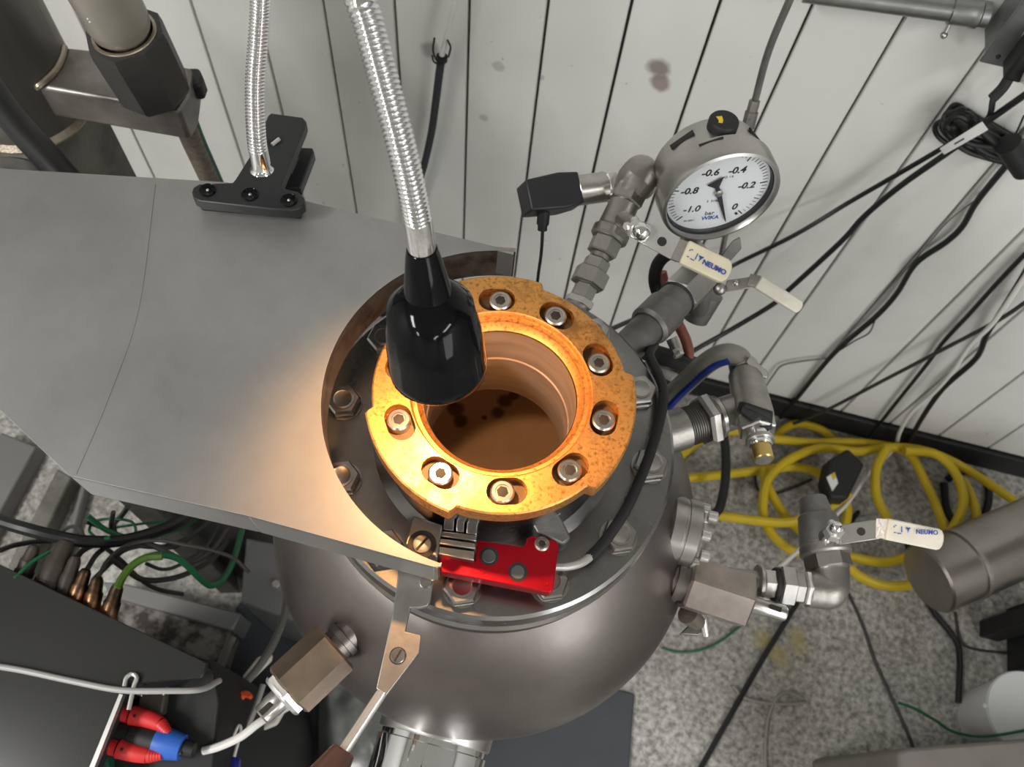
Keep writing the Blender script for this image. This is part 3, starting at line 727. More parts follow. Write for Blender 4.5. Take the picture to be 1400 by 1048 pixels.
lo = bpy.data.objects.new('lamp_light', lt); COL.objects.link(lo); lo.location = H0 + hu * (HL - 0.021)
lo.parent = lm; lo.location = lo.location - lm.location

# ================================================================== valve trains on the far side of the vessel
def seg_hex(name, a, b, t0, t1, af, m, parent, rot=0.0, ch=0.0012):
    a = V(a); b = V(b); u = (b - a).normalized()
    return build(name, hexn(MB(), a + u * t0, a + u * t1, af, ch, rot), m, parent, ang=25)
def seg_cyl(name, a, b, t0, t1, r, m, parent, r2=None, ch=0.0010, seg=28):
    a = V(a); b = V(b); u = (b - a).normalized(); mb = MB(); cyl(mb, a + u * t0, a + u * t1, r, r2, seg, ch)
    return build(name, mb, m, parent)
def lever_handle(t, piv, mid, end, nrm, w, sleeve, words=True, hole=True, steel='bright', bend=0.004):
    """valve handle: steel bar from the pivot nut, vinyl sleeve on its outer part, printing on the sleeve"""
    piv, mid, end, nrm = V(piv), V(mid), V(end), V(nrm)
    u = (end - piv).normalized(); nrm = (nrm - u * nrm.dot(u)).normalized(); sd = nrm.cross(u)
    hb = build('handle_bar', prism(MB(), [piv + sd * w / 2, piv - sd * w / 2, mid + u * 0.002 - sd * w / 2, mid + u * 0.002 + sd * w / 2], -nrm * 0.0025), steel, t, bev=0.0006)
    if hole:
        c = piv + (mid - piv) * 0.52
        build('bar_hole', lathe(MB(), c, nrm, [(0.0001, 0), (0.0003, w * 0.21), (0.0001, w * 0.21)], 20), 'socket', hb)
    build('bar_step', prism(MB(), [mid + sd * w / 2 - u * 0.004, mid - sd * w / 2 - u * 0.004, mid - sd * w / 2 + u * 0.004 + nrm * bend, mid + sd * w / 2 + u * 0.004 + nrm * bend], -nrm * 0.0025), 'cast', hb)
    sl = build('sleeve', rbar(MB(), mid + u * 0.003 + nrm * bend * 0.6, end + nrm * bend * 0.6, w * 1.10, 0.0075, nrm, 0.28), sleeve, t, bev=0.0016, bseg=3)
    if words:
        top = nrm * (0.00385 + bend * 0.6)
        L = (end - mid).length
        text('lettering', 'NEUMO', mid + u * (L * 0.68) + top - sd * w * 0.06, u, nrm, w * 0.32, 'inkblue', sl, bold=0.00016)
        # little emblem: a spread bird-like tick, and a faint square outline worn off at the ends
        e = mid + u * (L * 0.38) + top; k = w * 0.14
        mb = MB(); prism(mb, [e + u * k + sd * k, e - u * k * 0.9 + sd * k * 0.9, e - u * k * 0.2 + sd * k * 0.1, e - u * k * 0.1 - sd * k * 1.2, e + u * k * 0.25 - sd * k * 0.1], nrm * 0.0002); build('emblem', mb, 'inkblue', sl)
        e = mid + u * (L * 0.22) + top; mb = MB(); k = w * 0.2
        for (dx, dy, lx, ly) in ((1, 0.1, 0.2, 1.5), (0.4, -0.95, 1.0, 0.2), (-0.7, -0.8, 0.5, 0.2), (-0.9, 0.7, 0.2, 0.4), (-0.5, 1.0, 0.4, 0.2)):
            box(mb, e + u * dx * k + sd * dy * k, lx * k, ly * k, 0.0003, u, sd, nrm)
        build('worn_mark', mb, 'inkblue', sl)
    return sl
VDIR = -CF

# ---- upper valve train with pressure transmitter
TA = V((0.0022, 0.3950, 1.082)); TB = D(861, 262, 0.745)
t = thing('ball_valve', 'upright stainless ball valve with cream lever on stacked hex fittings behind the ring', 'valve', TA)
L = (TB - TA).length
def px_t(py): return max(0.0, L * (412 - py) / (412 - 262.0))
seg_cyl('nipple', TA, TB, -0.03, px_t(405), 0.0110, 'cast', t)
seg_hex('hex_nut', TA, TB, px_t(418), px_t(402), 0.0225, 'bright', t, 0.3)
seg_hex('hex_neck', TA, TB, px_t(402), px_t(386), 0.0180, 'stain', t, 0.3)
seg_hex('union_nut', TA, TB, px_t(386), px_t(366), 0.0275, 'stain', t, 0.3)
seg_hex('hex_adapter', TA, TB, px_t(366), px_t(352), 0.0205, 'stain', t, 0.3)
seg_cyl('thread', TA, TB, px_t(352), px_t(345), 0.0090, 'cast', t)
seg_hex('end_hex', TA, TB, px_t(345), px_t(326), 0.0240, 'stain', t, 0.3)
seg_cyl('body_rim', TA, TB, px_t(326), px_t(312), 0.0168, 'cast', t, ch=0.002)
seg_cyl('valve_body', TA, TB, px_t(312), px_t(278), 0.0142, 'cast', t, 0.0132)
seg_hex('top_hex', TA, TB, px_t(278), px_t(258), 0.0275, 'stain', t, 0.3)
tu = (TB - TA).normalized()
e0 = TB + tu * 0.000
el = tube(MB(), [e0 - tu * 0.002, e0 + tu * 0.010, D(872, 244, 0.738), D(876, 236, 0.746), D(877, 238, 0.765), D(874, 256, 0.785)], lambda q: 0.0145 + 0.0028 * math.sin(min(1, q * 1.4) * PI), 20, 6)
build('elbow', el, 'cast', t)
vb = D(852, 300, 0.722); vp = D(871, 314, 0.690)
mb = MB(); cyl(mb, vb, vp, 0.0075); build('stem_boss', mb, 'cast', t)
u = (vp - vb).normalized()
build('stem_nut', hexn(MB(), vp - u * 0.004, vp + u * 0.004, 0.0150, 0.001), 'bright', t)
build('stem_knob', ball(MB(), D(877, 316, 0.684), 0.0078, 20, 12), 'chrome', t)
for q in ((857, 309), (880, 327), (868, 301)):
    build('small_nut', hexn(MB(), D(q[0], q[1], 0.698), D(q[0], q[1], 0.690), 0.0065, 0.0006), 'bright', t)
lever_handle(t, D(879, 316, 0.688), D(929, 343, 0.688), D(996, 375, 0.690), VDIR + V((0, 0, 0.2)), 0.0185, 'cream')

pt = thing('pressure_transmitter', 'steel pressure transmitter with square black plug left of the valve elbow', 'sensor', D(780, 265, 0.75))
pa, pb = D(852, 252, 0.765), D(718, 270, 0.735); pu = (pb - pa).normalized(); PL = (pb - pa).length
def pt_t(x): return PL * (852 - x) / (852 - 718.0)
seg_cyl('nipple', pa, pb, 0, pt_t(838), 0.007, 'cast', pt)
seg_hex('hex_base', pa, pb, pt_t(838), pt_t(824), 0.0265, 'bright', pt, 0.2)
seg_cyl('case', pa, pb, pt_t(826), pt_t(784), 0.0135, 'stain', pt)
sdx = pu.cross(CF).normalized()
if sdx.dot(CU) < 0: sdx = -sdx
nz = pu.cross(sdx).normalized()
if nz.dot(CF) > 0: nz = -nz
c0 = pa + pu * pt_t(786); c1 = pa + pu * pt_t(760); c2 = pa + pu * pt_t(716)
mb = MB(); pts = [c0 + sdx * 0.0138, c1 + sdx * 0.0155, c2 + sdx * 0.0125, c2 - sdx * 0.0145, c1 - sdx * 0.0165, c0 - sdx * 0.0140]
prism(mb, [p + nz * 0.013 for p in pts], -nz * 0.027); build('plug', mb, 'clipblack', pt, bev=0.0016)
g0_ = D(743, 292, 0.742)
mb = MB(); cyl(mb, D(744, 286, 0.742), D(742, 306, 0.750), 0.0056); cyl(mb, D(742, 304, 0.749), D(741.5, 314, 0.753), 0.0044); build('cable_gland', mb, 'rubber', pt)
build('lead', tube(MB(), [D(742, 312, 0.752), D(740, 345, 0.80), D(736, 375, 0.84), D(733, 405, 0.87), D(730, 470, 0.90)], 0.0016, 8), 'darkwire', pt)

# ---- pressure gauge, face upright
GT = math.radians(24.0)
gx = V((math.cos(GT), math.sin(GT), 0)); gn = V((math.sin(GT), -math.cos(GT), 0.11)).normalized(); gz = gn.cross(gx).normalized()
GC = D(985, 270, 0.712)
gt = thing('pressure_gauge', 'round stainless pressure gauge with white dial hung on the wall side', 'gauge', GC)
R_ = 0.0505
case = [(-0.052, 0), (-0.052, R_ - 0.010), (-0.046, R_ - 0.0045), (-0.022, R_ - 0.0035), (-0.021, R_ - 0.001), (-0.019, R_ + 0.001), (-0.002, R_ + 0.001), (0.002, R_), (0.003, R_ - 0.0025), (0.001, R_ - 0.0038), (-0.004, R_ - 0.0044), (-0.0075, R_ - 0.0048), (-0.0078, 0)]
build('case', lathe(MB(), GC, gn, case, 96, gz), 'gaugecase', gt)
build('inner_ring', lathe(MB(), GC, gn, [(-0.002, R_ - 0.0042), (-0.0074, R_ - 0.0044), (-0.0074, R_ - 0.0054), (-0.0015, R_ - 0.0048), (-0.002, R_ - 0.0042)], 96, gz), 'rubber', gt)
dl = build('dial', lathe(MB(), GC, gn, [(-0.0077, 0), (-0.0069, 0.0), (-0.0069, R_ - 0.0054), (-0.0077, R_ - 0.0054)], 96, gz), 'dial', gt)
DC = GC + gn * (-0.0068)
def dpt(ang, r, h=0.0): a = math.radians(ang); return DC + gx * (math.cos(a) * r) + gz * (math.sin(a) * r) + gn * h
def radial(mb, ang, r0, r1, w, h=0.0003):
    a = math.radians(ang); d = gx * math.cos(a) + gz * math.sin(a); s = gz * math.cos(a) - gx * math.sin(a)
    box(mb, DC + d * ((r0 + r1) / 2) + gn * h / 2, r1 - r0, w, h, d, s, gn)
mb = MB(); RD = R_ - 0.0075
for i in range(51):
    val = i / 50; ang = 225 - val * 270
    if i % 10 == 0: continue
    if i % 5 == 0: continue
    radial(mb, ang, RD - 0.0042, RD, 0.00035)
build('fine_ticks', mb, 'inkblack', dl)
mb = MB()
for i in range(11):
    radial(mb, 225 - i * 27, RD - (0.0065 if i % 2 == 0 else 0.0050), RD, 0.0010 if i % 2 == 0 else 0.0008)
radial(mb, -50, RD - 0.0065, RD - 0.003, 0.0022)
build('main_ticks', mb, 'inkblack', dl)
for k, sv in enumerate(('-1.0', '-0.8', '-0.6', '-0.4', '-0.2', '0')):
    ang = 225 - k * 54; rr = 0.0258 if sv != '0' else 0.0292
    text('numeral', sv, dpt(ang, rr, 0.0001) + gx * (-0.001 if '-' in sv else 0), gx, gn, 0.0100, 'inkblack', dl, shear=0.12, bold=0.0002)
text('unit_lettering', 'bar', DC + gx * -0.001 + gz * -0.0255, gx, gn, 0.0068, 'inkblack', dl)
text('maker_lettering', 'WIKA', DC + gx * 0.001 + gz * -0.0315, gx, gn, 0.0062, 'inkblue', dl, bold=0.00015)
text('small_print', 'EN 837-1', DC + gx * -0.018 + gz * -0.0325, gx, gn, 0.0026, 'inkblack', dl)
text('small_print', 'CL 1.0', DC + gx * 0.005 + gz * 0.0165, gx, gn, 0.0032, 'inkblack', dl)
text('small_print', 'S  316L', DC + gx * -0.002 + gz * -0.0105, gx, gn, 0.0036, 'inkblack', dl)
# pointer: slim hand to lower right, wide counterweight tail
na_ = math.radians(-66); d = gx * math.cos(na_) + gz * math.sin(na_); s = gz * math.cos(na_) - gx * math.sin(na_)
PC = DC + gn * 0.0022
pts = [PC + d * 0.0395 - s * 0.0005, PC + d * 0.0395 + s * 0.0005, PC + d * 0.004 + s * 0.0022, PC - d * 0.008 + s * 0.0018, PC - d * 0.0175 + s * 0.0072, PC - d * 0.0150 - s * 0.0075 , PC - d * 0.008 - s * 0.0018, PC + d * 0.004 - s * 0.0022]
build('pointer', prism(MB(), pts, -gn * 0.0007), 'inkblack', gt)
build('pointer_hub', lathe(MB(), PC, gn, [(-0.002, 0), (-0.002, 0.0038), (0.0006, 0.0036), (0.0012, 0.0018), (0.0012, 0)], 20), 'stain', gt)
def glass_mat():
    m = bpy.data.materials.new('gauge_glass'); m.use_nodes = True; nt = m.node_tree
    b = nt.nodes['Principled BSDF']; nt.nodes.remove(b)
    tr = nd(nt, 'ShaderNodeBsdfTransparent'); gl = nd(nt, 'ShaderNodeBsdfGlossy'); gl.inputs['Roughness'].default_value = 0.02
    mx = nd(nt, 'ShaderNodeMixShader'); mx.inputs[0].default_value = 0.035
    nt.links.new(tr.outputs[0], mx.inputs[1]); nt.links.new(gl.outputs[0], mx.inputs[2])
    nt.links.new(mx.outputs[0], nt.nodes['Material Output'].inputs[0]); return m
build('glass', lathe(MB(), GC, gn, [(-0.0034, 0), (-0.0034, R_ - 0.0046), (-0.0026, R_ - 0.0046), (-0.0026, 0)], 64, gz), glass_mat(), gt)
# filling plug on top, slots in the case
tc_ = GC - gn * 0.034 + gz * (R_ - 0.006)
pg = build('filler_plug', lathe(MB(), tc_, gz, [(0, 0), (0, 0.0125), (0.008, 0.0125), (0.0095, 0.0115), (0.0095, 0)], 32), 'rubber', gt)
build('yellow_mark', prism(MB(), [tc_ + gz * 0.0099 + gx * a + gn * b for a, b in ((-0.006, -0.004), (-0.001, -0.004), (-0.0015, 0.001), (-0.003, 0.004), (-0.006, 0.003), (-0.005, 0))], -gz * 0.0004), 'yellowmark', pg)
for a in (42, 132 + 0):
    aa = math.radians(a); d = gx * math.cos(aa) + gz * math.sin(aa); s = gz * math.cos(aa) - gx * math.sin(aa)
    build('vent_slot', box(MB(), GC - gn * 0.036 + d * (R_ - 0.0040), 0.0016, 0.022, 0.0045, d, s, gn), 'socket', gt)
aa = math.radians(108); d = gx * math.cos(aa) + gz * math.sin(aa); s = gz * math.cos(aa) - gx * math.sin(aa)
build('bezel_slot', box(MB(), GC - gn * 0.016 + d * (R_ + 0.0008), 0.0010, 0.020, 0.0016, d, s, gn), 'socket', gt)
gb = GC - gn * 0.026 - gz * (R_ - 0.006)
mb = MB(); cyl(mb, gb, gb - gz * 0.016, 0.0085); build('stem', mb, 'cast', gt)
build('stem_hex', hexn(MB(), gb - gz * 0.014, gb - gz * 0.030, 0.022, 0.001), 'stain', gt)
mb = MB(); cyl(mb, gb - gz * 0.030, gb - gz * 0.047, 0.0095); build('stem_tail', mb, 'cast', gt)

# ---- second train: grey pipe, square-sided block and second ball valve that carries the gauge
MA = Z(857, 476, 1.075); MBp = D(968, 366, 0.790)
t = thing('ball_valve', 'dull grey ball valve with white lever on the pipe below the gauge', 'valve', MA)
ML = (MBp - MA).length
seg_cyl('pipe', MA, MBp, -0.02, ML * 0.30, 0.0145, 'castdark', t)
seg_cyl('weld_socket', MA, MBp, ML * 0.24, ML * 0.48, 0.0190, 'castdark', t, ch=0.003)
seg_cyl('collar', MA, MBp, ML * 0.46, ML * 0.60, 0.0165, 'castdark', t)
mu = (MBp - MA).normalized()
seg_cyl('seal_ring', MA, MBp, ML * 0.585, ML * 0.605, 0.0178, 'rubber', t)
seg_hex('valve_block', MA, MBp, ML * 0.60, ML * 1.02, 0.034, 'stain', t, 0.1)
b0 = MA + mu * ML * 0.86
mb = MB(); cyl(mb, b0, D(957, 428, 0.825), 0.0120); build('drain_boss', mb, 'castdark', t, bev=0.001)
mb = MB(); cyl(mb, D(966, 400, 0.812), D(950, 436, 0.828), 0.0165, 0.013); build('drain_cup', mb, 'castdark', t)
mb = MB(); cyl(mb, gb - gz * 0.044, MBp, 0.011); build('gauge_socket', mb, 'cast', t)
prism_up = [D(1002, 330, 0.755), D(1012, 324, 0.755), D(1014, 340, 0.76), D(998, 358, 0.77), D(984, 372, 0.775), D(978, 360, 0.775)]
build('bracket', prism(MB(), prism_up, V((0, 0.004, -0.004))), 'castdark', t, bev=0.001)
hs = lever_handle(t, D(992, 391, 0.775), D(1030, 384, 0.770), D(1093, 422, 0.775), VDIR, 0.0115, 'ivory', words=False, hole=False, steel='cast')
build('bar_stud', ball(MB(), D(1006, 387, 0.772), 0.003, 12, 8), 'stain', t)
build('bar_stud', ball(MB(), D(984, 395, 0.775), 0.006, 12, 8), 'cast', t)
# capillary tube coming down behind the gauge
t = thing('capillary_tube', 'thin dark vertical tube ending in a coupling behind the gauge', 'tube', D(1031, 142, 0.83))
build('tube', tube(MB(), [Y(1084, -10, 0.72), Y(1051, 69, 0.715), Y(1031, 142, 0.71)], 0.0038, 10), 'castdark', t)
build('coupling', lathe(MB(), Y(1032, 137, 0.71), Y(1024, 168, 0.70) - Y(1032, 137, 0.71), [(0, 0), (0, 0.0058), (0.012, 0.0058), (0.012, 0.0070), (0.03, 0.0070), (0.03, 0)], 6), 'arm', t)
build('lower_tube', tube(MB(), [Y(1025, 160, 0.70), Y(1017, 200, 0.695), Y(1003, 270, 0.69), Y(990, 330, 0.685), Y(975, 400, 0.66), Y(960, 430, 0.62)], 0.0035, 8), 'castdark', t)

# hoses behind the ring
cable('rubber_hose', [D(930, 345, 0.80), D(912, 348, 0.80), D(899, 362, 0.80), D(895, 384, 0.80), D(903, 408, 0.81), D(918, 428, 0.83)], 0.0062, 'rubber', 'short black hose looping behind the cream valve lever', 'hose', 12)
cable('drain_hose', [D(904, 372, 0.83), D(912, 405, 0.84), D(924, 436, 0.85), D(938, 466, 0.86), D(941, 489, 0.87), D(930, 516, 0.88), D(914, 562, 0.90), D(906, 610, 0.93)], 0.0055, 'redhose', 'red-brown hose hanging down behind the vessel flange', 'hose', 12)
t = thing('hose_clamp', 'small screw clamp with black hose stub behind the vessel flange', 'clamp', D(920, 490, 0.84))
mb = MB(); cyl(mb, D(884, 480, 0.84), D(950, 500, 0.88), 0.0095); build('hose_stub', mb, 'rubber', t)
mb = MB(); cyl(mb, D(885, 497, 0.85), D(940, 525, 0.88), 0.0055); build('pale_tube', mb, 'greyplug', t)
mb = MB(); cyl(mb, D(918, 462, 0.83), D(926, 480, 0.83), 0.0058); build('screw_housing', mb, 'stain', t)
build('screw_head', hexn(MB(), D(924, 478, 0.828), D(929, 487, 0.826), 0.0095, 0.0008), 'bright', t)

# ---- drain valve with union nut on the right of the vessel
DZ = 1.010
d0, d1 = Z(905, 594, DZ), Z(1004, 562, DZ)
t = thing('drain_valve', 'angled stainless drain valve with black toggle and brass tip right of the ring', 'valve', d0)
DL = (d1 - d0).length; du = (d1 - d0).normalized()
def dv(x): return DL * (x - 905) / 99.0
seg_cyl('weld_nipple', d0, d1, -0.02, dv(936), 0.0195, 'cast', t)
seg_cyl('thread_core', d0, d1, dv(934), dv(968), 0.0165, 'castdark', t)
mb = MB()
for i in range(9):
    a = d0 + du * (dv(937) + i * (dv(962) - dv(937)) / 8.5)
    lathe(mb, a, du, [(-0.0008, 0.016), (0, 0.0182), (0.0008, 0.016)], 28)
build('thread', mb, 'cast', t)
seg_hex('union_nut', d0, d1, dv(958), dv(974), 0.044, 'stain', t, 0.25, 0.003)
seg_cyl('ferrule', d0, d1, dv(974), dv(984), 0.0200, 'stain', t, ch=0.002)
seg_cyl('branch', d0, d1, dv(982), dv(1018), 0.0165, 'cast', t, 0.0165)
b0 = D(1017, 505, 0.790); b1 = D(1036, 590, 0.745)
bu = (b1 - b0).normalized(); BL = (b1 - b0).length
mb = lathe(MB(), b0, bu, [(-0.004, 0), (-0.004, 0.0125), (0.006, 0.0135), (0.0065, 0.0155), (0.016, 0.0160), (0.05, 0.0175), (BL * 0.82, 0.0172), (BL * 0.83, 0)], 32)
build('valve_body', mb, 'cast', t)
seg_hex('outlet_hex', b0, b1, BL * 0.78, BL * 1.02, 0.030, 'stain', t, 0.2)
seg_cyl('outlet_neck', b0, b1, BL * 1.0, BL * 1.22, 0.0105, 'chrome', t, 0.0100)
seg_cyl('outlet_ring', b0, b1, BL * 1.10, BL * 1.17, 0.0125, 'stain', t)
seg_cyl('brass_tip', b0, b1, BL * 1.22, BL * 1.42, 0.0085, 'brass', t)
seg_cyl('tip_bore', b0, b1, BL * 1.42, BL * 1.423, 0.0066, 'cast', t)
q = [D(1011, 562, 0.735), D(1016, 548, 0.735), D(1058, 562, 0.735), D(1056, 588, 0.735), D(1040, 584, 0.735)]
build('toggle', prism(MB(), q, CF * 0.012), 'clipblack', t, bev=0.0015)
q = [D(1015, 556, 0.7345), D(1018, 551, 0.7345), D(1056, 565, 0.7345), D(1054, 572, 0.7345)]
build('toggle_rib', prism(MB(), q, CF * 0.004 - CF * 0.006), 'clipblack', t, bev=0.0008)
ch = thing('clear_hose', 'clear grey hose with a blue stripe bent over to the drain valve', 'hose', D(1015, 492, 0.79))
hpth = [D(1017, 505, 0.79), D(1011, 490, 0.788), D(994, 484, 0.79), D(972, 492, 0.80), D(945, 515, 0.82), D(915, 545, 0.84), D(890, 580, 0.87)]
build('hose', tube(MB(), hpth, 0.0105, 16), 'hosebody', ch)
build('stripe', tube(MB(), [p + (-CF) * 0.0078 - CU * 0.0060 for p in hpth[2:]], 0.0036, 8), 'bluestripe', ch)
mb = lathe(MB(), D(1017, 503, 0.79), bu, [(-0.004, 0.0112), (-0.004, 0.0136), (0.005, 0.0136), (0.005, 0.0112), (-0.004, 0.0112)], 28); build('clamp_band', mb, 'stain', ch)
mb = prism(MB(), [D(1020, 495, 0.773), D(1025, 487, 0.773), D(1051, 508, 0.773), D(1049, 517, 0.773), D(1042, 515, 0.773)], CF * 0.006); build('clamp_screw_housing', mb, 'stain', ch, bev=0.001)

# ---- lower ball valve beside the right hex fitting
LZ = 0.955
l0, l1 = Z(1020, 794, LZ), Z(1134, 808, LZ)
t = thing('ball_valve', 'lower ball valve with elbow and ivory lever right of the warm grey fitting', 'valve', l0)
lu_ = (l1 - l0).normalized(); LL = (l1 - l0).length
def lx(x): return LL * (x - 1020) / 114.0
seg_cyl('nipple', l0, l1, -0.02, lx(1040), 0.0105, 'cast', t)
seg_cyl('washer', l0, l1, lx(1034), lx(1041), 0.0165, 'stain', t)
seg_hex('hex_adapter', l0, l1, lx(1041), lx(1058), 0.0235, 'stain', t, 0.2)
seg_cyl('gap_ring', l0, l1, lx(1057), lx(1064), 0.0155, 'socket', t)
seg_hex('union_nut', l0, l1, lx(1063), lx(1083), 0.0330, 'stain', t, 0.2)
seg_hex('hex_neck', l0, l1, lx(1083), lx(1097), 0.0250, 'stain', t, 0.2)
seg_hex('end_nut', l0, l1, lx(1097), lx(1106), 0.0285, 'bright', t, 0.2)
ee = [l0 + lu_ * lx(1104), l0 + lu_ * lx(1118), Z(1133, 806, LZ), Z(1136, 788, LZ), Z(1134, 770, LZ)]
build('elbow', tube(MB(), ee, lambda q: 0.0165 if q < 0.9 else 0.0172, 22, 8), 'cast', t)
v0, v1 = Z(1134, 778, LZ), Z(1110, 678, LZ); vu = (v1 - v0).normalized(); VL = (v1 - v0).length
seg_hex('lower_hex', v0, v1, 0, VL * 0.2, 0.036, 'stain', t, 0.2)
seg_cyl('body_rim', v0, v1, VL * 0.18, VL * 0.34, 0.0235, 'cast', t, 0.0225, 0.002)
seg_cyl('valve_body', v0, v1, VL * 0.32, VL * 0.75, 0.0215, 'castdark', t, 0.0175, 0.002)
seg_cyl('top_neck', v0, v1, VL * 0.73, VL * 0.98, 0.0150, 'castdark', t, 0.0125)
sp0, sp1 = D(1124, 738, 0.775), D(1140, 727, 0.748)
mb = MB(); cyl(mb, sp0, sp1, 0.0075); build('stem_boss', mb, 'stain', t)
build('stem_nut', hexn(MB(), D(1137, 730, 0.752), D(1143, 724, 0.742), 0.0145, 0.001), 'bright', t)
build('stem_knob', ball(MB(), D(1143, 721, 0.738), 0.0058, 16, 10), 'chrome', t)
for q in ((1130, 738), (1147, 738), (1137, 715)):
    build('small_nut', ball(MB(), D(q[0], q[1], 0.752), 0.0036, 10, 6), 'bright', t)
lever_handle(t, D(1149, 731, 0.748), D(1204, 722, 0.745), D(1286, 738, 0.748), VDIR + V((0, 0, 0.3)), 0.0172, 'ivory', steel='stain')

# ================================================================== conduit, junction box, plugs (upper right, on the wall)
t = thing('conduit', 'galvanised steel conduit running along the wall into the grey box', 'pipe', Y(1230, 5, WALL - 0.03))
c0, c1 = Y(1100, -12, WALL - 0.030), Y(1338, 19, WALL - 0.030)
mb = MB(); cyl(mb, c0, c1, 0.0125); build('tube', mb, 'galv', t)
cu_ = (c1 - c0).normalized()
mb = lathe(MB(), c1 - cu_ * 0.030, cu_, [(0, 0.012), (0, 0.0150), (0.022, 0.0152), (0.024, 0.0162), (0.030, 0.0162), (0.032, 0.0140), (0.04, 0.0140), (0.04, 0.01)], 32); build('coupling', mb, 'galv', t)
s0 = c1 - cu_ * 0.024 - UPZ * 0.013 - V((0, 0.003, 0))
mb = MB(); cyl(mb, s0, s0 - UPZ * 0.012 - V((0, 0.004, 0)), 0.0025); ball(mb, s0 - UPZ * 0.014 - V((0, 0.005, 0)), 0.0042, 12, 8); build('set_screw', mb, 'stain', t)
t = thing('junction_box', 'grey steel electrical box at the top right of the wall', 'junction box', Y(1390, 40, WALL - 0.03))
bx = Y(1345, 78, WALL - 0.052)
x0 = bx.x
build('box', box(MB(), (x0 + 0.075, WALL - 0.028, bx.z + 0.06), 0.15, 0.048, 0.12), 'jbox', t, bev=0.003)
build('cover', box(MB(), (x0 + 0.075, WALL - 0.054, bx.z + 0.058), 0.156, 0.004, 0.126), 'jbox', t, bev=0.002)
for dx, dz in ((0.012, 0.008), (0.012, 0.108), (0.06, 0.006)):
    build('cover_screw', ball(MB(), (x0 + dx, WALL - 0.056, bx.z + dz), 0.0028, 10, 6), 'socket', t)
for dz in (0.044,):
    build('receptacle', lathe(MB(), (x0 + 0.038, WALL - 0.055, bx.z + dz), (0, -1, 0), [(0, 0), (0, 0.019), (0.004, 0.018), (0.004, 0)], 28), 'greyplug', t)
t = thing('plug_connector', 'black mains plug in the lower socket of the grey box', 'plug', Y(1388, 80, WALL - 0.08))
pc = V((x0 + 0.028, WALL - 0.075, bx.z + 0.030))
build('shell', box(MB(), pc, 0.022, 0.030, 0.050), 'rubber', t, bev=0.004)
build('strain_relief', tube(MB(), [pc - UPZ * 0.022, pc - UPZ * 0.040 + V((0, -0.006, 0)), pc - UPZ * 0.055 + V((-0.004, -0.010, 0))], 0.0062, 10), 'rubber', t)
PLUG = pc - UPZ * 0.052 + V((-0.004, -0.010, 0))
t = thing('plug_connector', 'pale grey cylindrical plug with open end beside the black plug', 'plug', Y(1398, 70, WALL - 0.11))
pg0 = V((x0 + 0.052, WALL - 0.060, bx.z + 0.055)); pgu = V((-0.05, -0.75, -0.65)).normalized()
build('sleeve', lathe(MB(), pg0, pgu, [(0, 0), (0, 0.0185), (0.055, 0.0185), (0.056, 0.017), (0.050, 0.0145), (0.03, 0.0145), (0.03, 0)], 32), 'greyplug', t)
build('core', lathe(MB(), pg0, pgu, [(0.029, 0), (0.029, 0.0145), (0.031, 0.014), (0.031, 0)], 24), 'socket', t)

# ================================================================== cables in front of the wall
def W3(pts, off=0.02, m=None): return [WP(x, y, off) for x, y in pts]
cable('power_cable', [PLUG] + W3([(1346, 167), (1284, 205), (1231, 236), (1160, 277)], 0.035) + W3([(1085, 322), (996, 366)], 0.06) + [Y(905, 418, 0.75), Y(835, 450, 0.62)], 0.0036, 'cable', 'black cable with a white tag falling from the black plug to the vessel', 'cable', 8)
cable('power_cable', [Y(1412, 122, 0.88), Y(1347, 168, 0.885), Y(1306, 201, 0.885), Y(1231, 254, 0.89), Y(1180, 297, 0.89), Y(1149, 331, 0.88), Y(1074, 400, 0.86), Y(1055, 417, 0.85), Y(1000, 450, 0.82), Y(947, 480, 0.77), Y(920, 500, 0.73)], 0.0043, 'cable', 'thick black cable just below the white tagged one passing the white lever', 'cable')
cable('power_cable', W3([(1412, 180), (1400, 197), (1338, 272), (1316, 309), (1293, 331), (1252, 360), (1226, 401), (1196, 434), (1140, 483), (1088, 546), (1050, 590)], 0.012), 0.0048, 'cable', 'thick black cable from the coil sloping down the middle of the wall', 'cable')
cable('power_cable', W3([(1412, 336), (1364, 386), (1327, 427), (1289, 468), (1267, 498), (1208, 572), (1178, 613), (1150, 650)], 0.012), 0.0038, 'cable', 'black cable crossing the slanted grey one lower on the right wall', 'cable')
cable('power_cable', W3([(1412, 352), (1400, 375), (1375, 416), (1349, 457), (1334, 490), (1289, 531), (1260, 572), (1241, 606), (1215, 646)], 0.020) + [Z(1163, 713, 0.02), Z(1130, 760, 0.02), Z(1085, 832, 0.012), Z(1040, 905, 0.008), Z(1000, 975, 0.008), Z(955, 1055, 0.008)], 0.0052, 'cable', 'thickest black cable coming down at far right and running over the floor', 'cable')
cable('power_cable', W3([(1412, 406), (1364, 438), (1286, 479), (1215, 516), (1122, 564), (1055, 590)], 0.030), 0.0036, 'darkwire', 'flat sloping dark cable crossing the others at lower right', 'cable')
cable('white_cable', W3([(1408, 368), (1360, 438), (1327, 471), (1304, 505)], 0.035) + W3([(1278, 535), (1245, 565), (1230, 591)], 0.03) + [Y(1222, 613, 0.90), Z(1189, 646, 0.06), Z(1159, 687, 0.07), Z(1133, 713, 0.08), Z(1100, 745, 0.1), Z(1066, 775, 0.12)], 0.0042, 'whitecable', 'white cable hanging along the thick black one to the floor', 'cable')
cable('thin_wire', W3([(1345, 262), (1341, 268), (1300, 299), (1272, 330), (1248, 358), (1189, 423), (1160, 455)], 0.006), 0.0012, 'thinwire', 'thin grey wire hugging the upper side of the middle cable', 'wire', 6)
